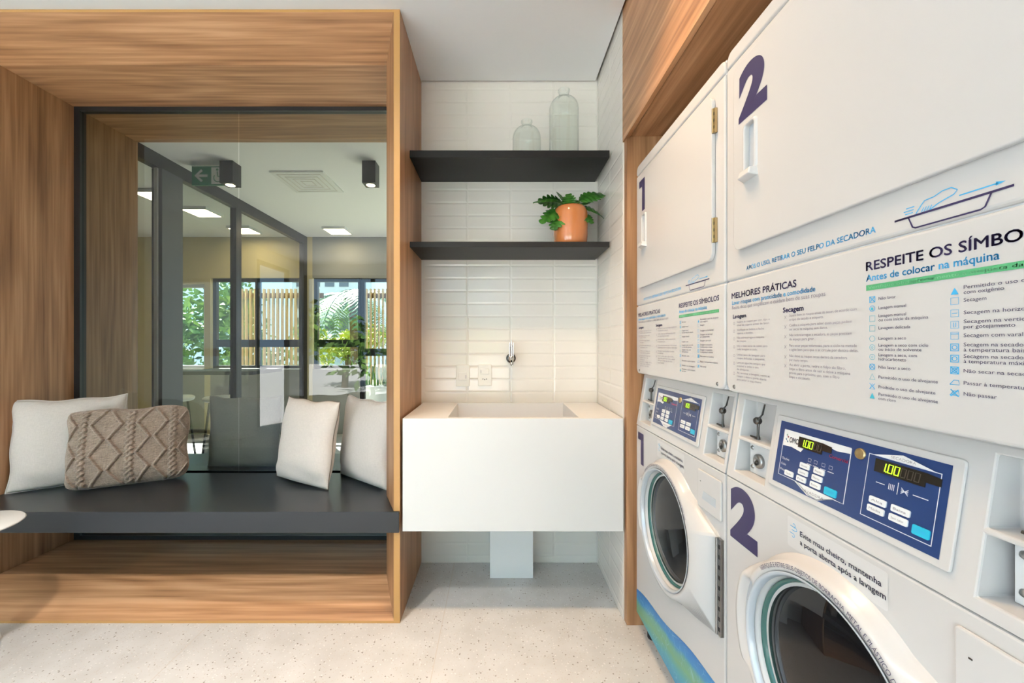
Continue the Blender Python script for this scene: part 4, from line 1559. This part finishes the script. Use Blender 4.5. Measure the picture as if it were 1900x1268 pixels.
def washer_prints(t, door):
    # hinge strip
    hg = MB().box((0.6285, -0.009, 0.434), (0.6475, -0.0005, 0.689))
    hg.tube([(0.6315, -0.010, 0.434), (0.6315, -0.010, 0.689)], 0.0038, 10)
    h = hg.build('hinge', M['steel'], t)
    b2 = MB()
    for k in range(9):
        b2.box((0.6375, -0.0098, 0.446 + k * 0.0272), (0.6440, -0.0088, 0.456 + k * 0.0272))
    b2.build('hinge_slot', M['rubber'], h)
    # printed swoosh along the bottom
    pts = [(0.004, 0.078), (UW - 0.004, 0.078)]
    for k in range(25):
        u = UW - 0.004 - (UW - 0.008) * k / 24
        pts.append((u, 0.172 + 0.200 * u + 0.006 * math.sin(u * 17.0) - 0.02 * u * u))
    pr = Print(face(0.0007), ['wave'])
    pr.poly('wave', pts)
    pr.build('swoosh_decal', t)
    # sticker
    pr = Print(face(0.0005), ['sticker'])
    pr.rect('sticker', 0.218, 0.793, 0.428, 0.853, 0.004)
    st = pr.build('notice_sticker', t)
    pr = Print(face(0.0010), ['ink', 'sky_ink'])
    pr.text('ink', 'Evite mau cheiro, mantenha', 0.252, 0.8260, 0.0098, 0.418, 0.02)
    pr.text('ink', 'a porta aberta após a lavagem', 0.252, 0.8095, 0.0098, 0.425, 0.02)
    for k, (x, z, s) in enumerate(((0.226, 0.836, 1), (0.230, 0.829, 1), (0.224, 0.822, -1))):
        pts = [(x, z), (x + 0.010, z)] + [(x + 0.010 + 0.0035 * math.sin(R_(a)), z + s * (0.0035 - 0.0035 * math.cos(R_(a)))) for a in range(20, 250, 25)]
        pr.stroke('sky_ink', pts, 0.0012)
    pr.build('notice_text', st)
    # lettering that follows the door rim
    for s, r0, mid, span, out in (('VERIFIQUE E RETIRE SEUS OBJETOS DE BORRACHA, METAL E PLÁSTICO DOS BOLSOS', 0.2000, 82, 104, True),
                                  ('NÃO ABRA A PORTA DURANTE O CICLO DE LAVAGEM, AGUARDE O FINAL', 0.2270, 247, 92, False)):
        v, f, w_ = text2d(s)
        k = R_(span) * r0 / w_

        def fm(a, z):
            th = R_(mid) + (R_(span) / 2 - a / r0) * (1 if out else -1)
            rr = r0 + (z if out else -z)
            return (WC_U + rr * math.cos(th), (-0.0345 if out else -0.0012), WC_Z + rr * math.sin(th))
        pr = Print(fm, ['ink'])
        pr._m('ink')
        pr.b.add([fm(p[0] * k, p[1] * 0.0085 / CAP) for p in v], f)
        pr.build('rim_lettering', door)
    # drum
    dr = MB()
    dr.lathe([(0.160, 0.07), (0.235, 0.085), (0.235, 0.42), (0.0, 0.43)], 64, (WC_U, 0, WC_Z), axis='y')
    d = dr.build('drum', M['drum'], t)
    for k in range(3):
        a = R_(90 + 120 * k)
        MB().tube([(WC_U + 0.215 * math.cos(a), 0.10, WC_Z + 0.215 * math.sin(a)), (WC_U + 0.215 * math.cos(a), 0.41, WC_Z + 0.215 * math.sin(a))], 0.028, 10).build('lifter', M['steel'], d)


def washer_number(t, num):
    pr = Print(face(0.0006), ['navy'])
    if num == 1:
        u0, u1, z0, z1 = 0.020, 0.082, 0.712, 0.840
        pr.poly('navy', [(u0, z1), (u1, z1), (u1, z0), (u0 + 0.031, z0), (u0 + 0.031, z1 - 0.030), (u0, z1 - 0.030)])
    else:
        v, f, w_ = text2d('2', 0.06)
        y0, y1 = min(p[1] for p in v), max(p[1] for p in v)
        pr._m('navy')
        pr.b.add([pr.fm(0.018 + p[0] / w_ * 0.106, 0.716 + (p[1] - y0) / (y1 - y0) * 0.136) for p in v], f)
    pr.build('number', t)


UY = (1.700, 1.0417)
d1, lint1 = make_dryer(unit_loc(UY[0]), ANG, 1, 'far white dryer numbered 1, above the washer next to the wooden post')
dryer_prints(d1, lint1)
d2, lint2 = make_dryer(unit_loc(UY[1]), ANG, 2, 'near white dryer numbered 2, its wide door cut off by the picture edge')
for src, dst in ((d1, d2), (lint1, lint2)):
    for ch in list(src.children):
        if ch.name.split('.')[0] in ('lint_notice', 'instructions', 'care_symbols'):
            c = ch.copy()
            COL.objects.link(c)
            c.parent = dst
w1, door1 = make_washer(unit_loc(UY[0]), ANG, 1, 'far front-loading washer numbered 1, next to the wooden post')
washer_prints(w1, door1)
w2 = copy_tree(w1)
w2.location = unit_loc(UY[1])
w2['label'] = 'near front-loading washer numbered 2, its round door cut off by the lower edge'
washer_number(w1, 1)
washer_number(w2, 2)
# garments left in the near washer
for mat, du, dz, nm, lab in ((M['cloth_red'], 0.05, -0.10, 'garment', 'red garment inside the near washer drum'),
                             (M['cloth_teal'], -0.09, -0.11, 'garment', 'teal garment inside the near washer drum')):
    g = MB()
    n, m_ = 20, 12
    rg = random.Random(len(lab))
    ph = [rg.uniform(0, 6) for _ in range(4)]
    v = []
    for j in range(m_ + 1):
        for i in range(n):
            a, e = 2 * PI * i / n, -PI / 2 + PI * j / m_
            k = 1 + 0.28 * math.sin(3 * a + ph[0]) * math.cos(2 * e + ph[1]) + 0.16 * math.sin(6 * a + ph[2] + 4 * e)
            v.append((0.055 * k * math.cos(a) * math.cos(e), 0.07 * k * math.sin(a) * math.cos(e), 0.055 + 0.05 * k * math.sin(e)))
    g.add(v, [(j * n + i, j * n + (i + 1) % n, (j + 1) * n + (i + 1) % n, (j + 1) * n + i) for j in range(m_) for i in range(n)], True)
    o = g.build(nm, mat)
    p = Matrix.Rotation(ANG, 4, 'Z') @ Vector((WC_U + du + 0.06, 0.20, 0))
    o.location = (w2.location.x + p.x, w2.location.y + p.y, WC_Z - 0.225)
    tag(o, lab, 'garment', 'laundry in the drum')

# ------------------------------------------------------------------ lobby and neighbouring room beyond the glass
YF = 5.40
XP = -2.60
struct(MB().box((-6.2, YR, -0.06), (2.2, YF, 0)).build('floor_lobby', M['floor']))
struct(MB().box((-6.2, YR, CEIL), (2.2, YF + 0.14, CEIL + 0.10)).build('ceiling_lobby', M['ceiling']))
struct(MB().box((2.2, YR, 0), (2.3, YF, CEIL)).build('wall_lobby', M['grey_wall']))
struct(MB().box((-6.3, 2.65, 0), (-6.2, YF, CEIL)).build('wall_study', M['cream_wall']))
struct(MB().box((-6.2, 2.652, 0), (LO, 2.70, CEIL)).build('wall_partition', M['dark_wall']))
w = MB()
# facade with openings: study 2 windows, lobby window and glass door
holes = [(-4.42, -3.95, 0.876, 2.02), (-3.87, -2.66, 0.876, 2.10), (-2.50, -1.86, 0.876, 2.10), (-1.86, 0.9, 0.0, 2.10)]
x = -6.2
for a, c, z0, z1 in holes:
    w.cur = 0 if x < -2.6 else 1
    w.box((x, YF, 0), (a, YF + 0.14, CEIL))
    w.cur = 0 if a < -2.6 else 1
    w.box((a, YF, z1), (c, YF + 0.14, CEIL))
    w.cur = 1
    if z0 > 0:
        w.box((a, YF, 0), (c, YF + 0.14, z0))
    x = c
w.cur = 1
w.box((x, YF, 0), (2.2, YF + 0.14, CEIL))
struct(w.build('wall_front', [M['cream_wall'], M['grey_wall']]))


def win(name, a, c, z0, z1, mull, trans, mat):
    o = struct(empty(name, ((a + c) / 2, YF + 0.05, z0)))
    b = MB()
    ax, h = (a - c) / 2, z1 - z0
    t_ = 0.045
    b.box((ax, 0, 0), (ax + t_, 0.05, h))
    b.box((-ax - t_, 0, 0), (-ax, 0.05, h))
    b.box((ax + t_, 0, h - t_), (-ax - t_, 0.05, h))
    b.box((ax + t_, 0, 0), (-ax - t_, 0.05, t_))
    for m_ in mull:
        b.box((m_ - (a + c) / 2 - 0.03, 0.0, t_), (m_ - (a + c) / 2 + 0.03, 0.05, h - t_))
    for z in trans:
        b.box((ax + t_, 0.005, z - z0 - 0.05), (-ax - t_, 0.045, z - z0 + 0.05))
    b.build('window_frame', mat, o)
    MB().add([(ax, 0.025, 0), (-ax, 0.025, 0), (-ax, 0.025, h), (ax, 0.025, h)], [(0, 1, 2, 3)]).build('glass_pane', M['clear_pane'], o)
    return o


win('window_5', -4.42, -3.95, 0.876, 2.02, (), (), M['pipe'])
win('window_6', -3.87, -2.66, 0.876, 2.10, (-3.27,), (1.22,), M['black_metal'])
win('window_2', -2.50, -1.86, 0.876, 2.10, (), (1.22,), M['black_metal'])
win('door_1', -1.86, 0.9, 0.0, 2.10, (-0.48,), (1.10,), M['black_metal'])

# glazed partition running away from the portal
pt = empty('glass_partition', (XP, 2.70, 0), 'glazed partition with black head rail running away behind the portal glass', 'partition')
MB().box((-0.03, 0, 2.545), (0.03, YF - 2.701, 2.649)).build('head_rail', M['black_metal'], pt)
MB().box((-0.03, 0, 0), (0.03, YF - 2.701, 0.05)).build('sill_rail', M['black_metal'], pt)
MB().box((-0.04, 0.36, 0.05), (0.04, 0.56, 2.545)).build('post', M['dark_wall'], pt)
MB().box((-0.03, 1.24, 0.05), (0.03, 1.32, 2.545)).build('post', M['black_metal'], pt)
MB().box((-0.03, YF - 2.701 - 0.09, 0.05), (0.03, YF - 2.701, 2.545)).build('post', M['black_metal'], pt)
for a, c in ((0.56, 1.24), (1.32, YF - 2.701 - 0.09)):
    MB().add([(0, a, 0.05), (0, c, 0.05), (0, c, 2.545), (0, a, 2.545)], [(0, 1, 2, 3)]).build('glass_pane', M['clear_pane'], pt)
MB().box((-0.012, 0.345, 0.05), (0.012, 0.3595, 2.545)).build('bright_edge', M['pipe'], pt)

# exit sign, spotlights, ceiling panel
sg = empty('exit_sign', (-2.335, 3.25, CEIL - 0.006), 'green exit sign with arrow and wheelchair symbol on the ceiling behind the glass', 'sign')
MB().box((-0.14, -0.006, -0.155), (0.14, 0.006, 0)).build('board', M['sign_green'], sg)
pr = Print(lambda a, z: (a, -0.0068, z), ['sign_white', 'sign_green'])
pr.rect('sign_white', 0.018, -0.145, 0.130, -0.010)
c0 = (-0.062, -0.0775)
pr.stroke('sign_white', [(c0[0] - 0.045, c0[1]), (c0[0] + 0.050, c0[1])], 0.020)
pr.stroke('sign_white', [(c0[0] + 0.005, c0[1] + 0.045), (c0[0] - 0.046, c0[1]), (c0[0] + 0.005, c0[1] - 0.045)], 0.020)
pr.build('arrow', sg)
pr = Print(lambda a, z: (a, -0.0074, z), ['sign_green'])
cw = (0.070, -0.095)
pr.stroke('sign_green', [(cw[0] + 0.032 * math.cos(R_(a)), cw[1] + 0.032 * math.sin(R_(a))) for a in range(140, 380, 15)], 0.008)
pr.stroke('sign_green', [(cw[0] - 0.004, cw[1] + 0.052), (cw[0], cw[1] + 0.012), (cw[0] + 0.026, cw[1] + 0.010), (cw[0] + 0.040, cw[1] - 0.024)], 0.010)
pr.poly('sign_green', [(cw[0] - 0.004 + 0.010 * math.cos(a), cw[1] + 0.066 + 0.010 * math.sin(a)) for a in [2 * PI * k / 12 for k in range(12)]])
pr.build('wheelchair_symbol', sg)


def cube_spot(x, label):
    o = empty('ceiling_spotlight', (x, 3.21, CEIL), label, 'spotlight', 'black cube spotlights behind the glass')
    b = MB()
    b.box((-0.053, -0.053, -0.175), (0.053, 0.053, 0))
    b.build('housing', M['black_metal'], o, bevel=0.002)
    MB().lathe([(0.0, -0.1762), (0.032, -0.1762), (0.034, -0.1745)], 24).build('lamp', M['led'], o)


cube_spot(-2.14, 'black cube spotlight overlapping the exit sign')
cube_spot(-1.02, 'black cube spotlight at the right, near the wooden post')
ac = empty('ceiling_vent', (-1.685, 3.57, CEIL), 'square ceiling vent panel between the two cube spotlights', 'vent')
MB().box((-0.225, -0.225, -0.014), (0.225, 0.225, 0)).build('frame', M['pipe'], ac, bevel=0.004)
b = MB()
for k in range(4):
    s = 0.05 + 0.045 * k
    b.box((-s, -s, -0.0165), (s, -s + 0.008, -0.0135))
    b.box((-s, s - 0.008, -0.0165), (s, s, -0.0135))
    b.box((-s, -s, -0.0165), (-s + 0.008, s, -0.0135))
    b.box((s - 0.008, -s, -0.0165), (s, s, -0.0135))
b.build('louvre', M['grout'], ac)


def led_square(x, y, label):
    o = empty('ceiling_light', (x, y, CEIL), label, 'ceiling light', 'square ceiling lights beyond the glass')
    b = MB()
    b.box((-0.14, -0.14, -0.03), (0.14, -0.125, 0))
    b.box((-0.14, 0.125, -0.03), (0.14, 0.14, 0))
    b.box((-0.14, -0.125, -0.03), (-0.125, 0.125, 0))
    b.box((0.125, -0.125, -0.03), (0.14, 0.125, 0))
    b.build('frame', M['pipe'], o)
    MB().box((-0.125, -0.125, -0.028), (0.125, 0.125, -0.001)).build('diffuser', M['led'], o)


led_square(-3.28, 3.86, 'lit square ceiling light beyond the partition, the nearest of that row')
led_square(-3.20, 4.34, 'lit square ceiling light beyond the partition, second from the near end')
led_square(-3.17, 5.02, 'lit square ceiling light beyond the partition, nearest the windows')
led_square(-2.02, 5.05, 'lit square ceiling light on the right, over the lobby window')

# table and stools of the neighbouring room
t1 = empty('bar_table', (-3.12, 4.72, 0), 'dark high table standing in front of the far study windows', 'table')
MB().box((-0.42, -0.30, 0.87), (0.42, 0.30, 0.91)).build('tabletop', M['black'], t1, bevel=0.003)
MB().lathe([(0.0, 0.0), (0.22, 0.0), (0.22, 0.015), (0.05, 0.03), (0.04, 0.05), (0.04, 0.87)], 32).build('pedestal', M['black_metal'], t1)


def stool(x, y, label):
    o = empty('stool', (x, y, 0), label, 'stool', 'white stools at the dark high table')
    MB().lathe([(0.0, 0.62), (0.15, 0.62), (0.165, 0.635), (0.165, 0.655), (0.15, 0.665), (0.0, 0.667)], 32).build('seat', M['pipe'], o)
    for k in range(4):
        a = R_(45 + 90 * k)
        MB().tube([(0.10 * math.cos(a), 0.10 * math.sin(a), 0.62), (0.17 * math.cos(a), 0.17 * math.sin(a), 0)], 0.011, 8).build('leg', M['black_metal'], o)


stool(-2.88, 4.18, 'white stool in front of the dark high table, the right one')
stool(-3.36, 4.18, 'white stool in front of the dark high table, the left one')

# ------------------------------------------------------------------ garden
struct(MB().box((-14, YF + 0.14, -0.30), (12, 26, -0.12)).build('ground', M['ground']))
struct(MB().box((-14, -22, -0.30), (12, -2.76, -0.08)).build('ground_rear', M['paving']))
struct(MB().box((-14, -2.76, -0.30), (-3.56, YF, -0.08)).build('ground_left', M['paving']))


def slat_screen(x0, x1, y, z0, z1, n, label):
    o = empty('slat_screen', ((x0 + x1) / 2, y, z0), label, 'screen', 'wooden slat screens in the garden')
    wd = (x1 - x0) / n
    for k in range(n):
        a = x0 - (x0 + x1) / 2 + wd * k
        MB().box((a, 0, 0), (a + wd * 0.36, 0.05, z1 - z0)).build('slat', M['slat'], o)
    for z in (0.06, z1 - z0 - 0.14):
        MB().box((-(x1 - x0) / 2, 0.0605, z), ((x1 - x0) / 2, 0.10, z + 0.08)).build('rail', M['bark'], o)


slat_screen(-4.05, -2.78, 6.3, -0.12, 2.08, 18, 'wooden slat screen in the garden outside the study window')
slat_screen(-2.15, -1.25, 6.3, -0.12, 2.08, 14, 'wooden slat screen in the garden outside the glass door')

pl = empty('planter', (-1.70, 5.95, -0.12), 'low planter with strappy green leaves outside the glass door', 'planter')
MB().box((-0.6, -0.16, 0), (0.6, 0.16, 0.72)).build('trough', M['pipe'], pl, bevel=0.006)
rp = random.Random(3)
b = MB()
for k in range(110):
    x, y = rp.uniform(-0.56, 0.56), rp.uniform(-0.12, 0.12)
    a, L = rp.uniform(0, 6.28), rp.uniform(0.28, 0.55)
    lean = rp.uniform(0.05, 0.45)
    p = []
    for q in range(5):
        s = q / 4
        c = Vector((x + math.cos(a) * lean * s * s * L, y + math.sin(a) * lean * s * s * L, 0.70 + L * s * (1 - 0.25 * lean * s)))
        wd = 0.014 * (1 - s) + 0.001
        d = Vector((-math.sin(a), math.cos(a), 0)) * wd
        p += [c - d, c + d]
    b.add(p, [(2 * q, 2 * q + 1, 2 * q + 3, 2 * q + 2) for q in range(4)], True)
lv = b.build('leaves', M['foliage'], pl)
lv['kind'] = 'stuff'


def crown_mesh(seed, n, rx, rz, leaf, mat, name='crown'):
    r = random.Random(seed)
    b = MB()
    blobs = [(Vector((r.uniform(-0.6, 0.6) * rx, r.uniform(-0.6, 0.6) * rx, r.uniform(-0.55, 0.55) * rz)), r.uniform(0.35, 0.6)) for _ in range(9)]
    for k in range(n):
        c, s = blobs[k % 9]
        d = Vector((r.gauss(0, 1), r.gauss(0, 1), r.gauss(0, 1))).normalized() * (r.random() ** 0.4)
        p = c + Vector((d.x * rx * s, d.y * rx * s, d.z * rz * s))
        a = Vector((r.gauss(0, 1), r.gauss(0, 1), r.gauss(0, 0.6))).normalized()
        e = a.cross(Vector((r.gauss(0, 1), r.gauss(0, 1), r.gauss(0, 1)))).normalized()
        l = leaf * r.uniform(0.6, 1.3)
        b.add([p, p + a * l * 0.5 + e * l * 0.25, p + a * l, p + a * l * 0.5 - e * l * 0.25], [(0, 1, 2, 3)])
    return b


def tree(loc, h, rx, rz, seed, mat, label, n=1600, leaf=0.20):
    o = empty('tree', loc, label, 'tree', 'garden trees beyond the windows')
    c = crown_mesh(seed, n, rx, rz, leaf, mat).build('crown', mat, o)
    c.location = (0, 0, h)
    MB().tube([(0, 0, 0), (0.05, 0.03, h * 0.5), (0, 0, h)], [0.10, 0.08, 0.05], 10).build('trunk', M['bark'], o)
    return o


tree((-5.0, 8.0, -0.12), 1.5, 1.0, 1.3, 21, M['foliage'], 'bushy green tree outside the study window, behind the slat screen')
tree((-7.3, 8.8, -0.12), 1.2, 1.0, 1.2, 22, M['foliage'], 'bushy green tree at the far left outside the study window')
tree((-4.4, 11.6, -0.12), 1.3, 1.3, 0.8, 23, M['foliage_y'], 'yellow-green shrub tree beyond the lobby window')
tree((-1.2, 10.6, -0.12), 1.2, 1.2, 1.3, 24, M['foliage'], 'dense green tree beyond the glass door')


def palm(loc, h, seed, label):
    o = empty('palm_tree', loc, label, 'palm tree')
    MB().tube([(0, 0, 0), (0.06, 0, h * 0.5), (0, 0, h)], [0.13, 0.10, 0.08], 12).build('trunk', M['bark'], o)
    r = random.Random(seed)
    for k in range(14):
        a = 2 * PI * k / 14 + r.uniform(-0.2, 0.2)
        L = r.uniform(1.3, 1.7)
        up = r.uniform(0.15, 0.9)
        b = MB()
        spine = []
        for q in range(13):
            s = q / 12
            rad = L * s * (1 - 0.15 * s)
            spine.append(Vector((math.cos(a) * rad, math.sin(a) * rad, up * s * 1.3 - (up + 0.9) * s * s)))
        b.tube(spine, [0.02 - 0.0012 * q for q in range(13)], 5, False)
        for q in range(1, 13):
            for s_ in (-1, 1):
                for sub in (0.0, 0.5):
                    p = spine[q - 1].lerp(spine[q], sub)
                    d = (spine[q] - spine[q - 1]).normalized()
                    side = Vector((-math.sin(a), math.cos(a), 0)) * s_
                    ll = 0.42 * math.sin(PI * (0.15 + 0.8 * q / 13))
                    tip = p + side * ll * 0.8 + d * ll * 0.5 + Vector((0, 0, -0.25 * ll))
                    mid = (p + tip) / 2 + Vector((0, 0, 0.03))
                    wv = d * 0.022
                    b.add([p - wv, p + wv, mid + wv, mid - wv, tip], [(0, 1, 2, 3), (3, 2, 4)])
        f = b.build('frond', M['palm'], o)
        f.location = (0, 0, h)


palm((-2.9, 8.0, -0.12), 2.25, 5, 'palm tree with drooping fronds outside the lobby window')

# pale tower block far behind the trees
tw = empty('apartment_tower', (-9.6, 22.0, -0.12), 'pale apartment tower far behind the garden trees', 'building')
MB().box((-1.7, 0, 0), (1.7, 3, 12)).build('wall', M['facade'], tw)
for k in range(9):
    for j in range(4):
        MB().box((-1.45 + j * 0.78, -0.03, 0.9 + k * 1.2), (-0.95 + j * 0.78, 0.0, 1.6 + k * 1.2)).build('window', M['dark_wall'], tw)

# unseen trees added behind the camera, only to be mirrored in glass and machine doors
for k, (x, y, s) in enumerate(((-4.6, -7.5, 31), (-2.0, -8.4, 32), (0.6, -7.4, 33), (3.0, -8.2, 34))):
    c = tree((x, y, -0.08), 1.6, 1.5, 1.3, s, M['foliage'], 'unseen leafy tree added behind the viewpoint for its reflection, ' + ('first', 'second', 'third', 'fourth')[k] + ' from the left', n=900, leaf=0.3)
    c['group'] = 'added unseen trees behind the viewpoint'
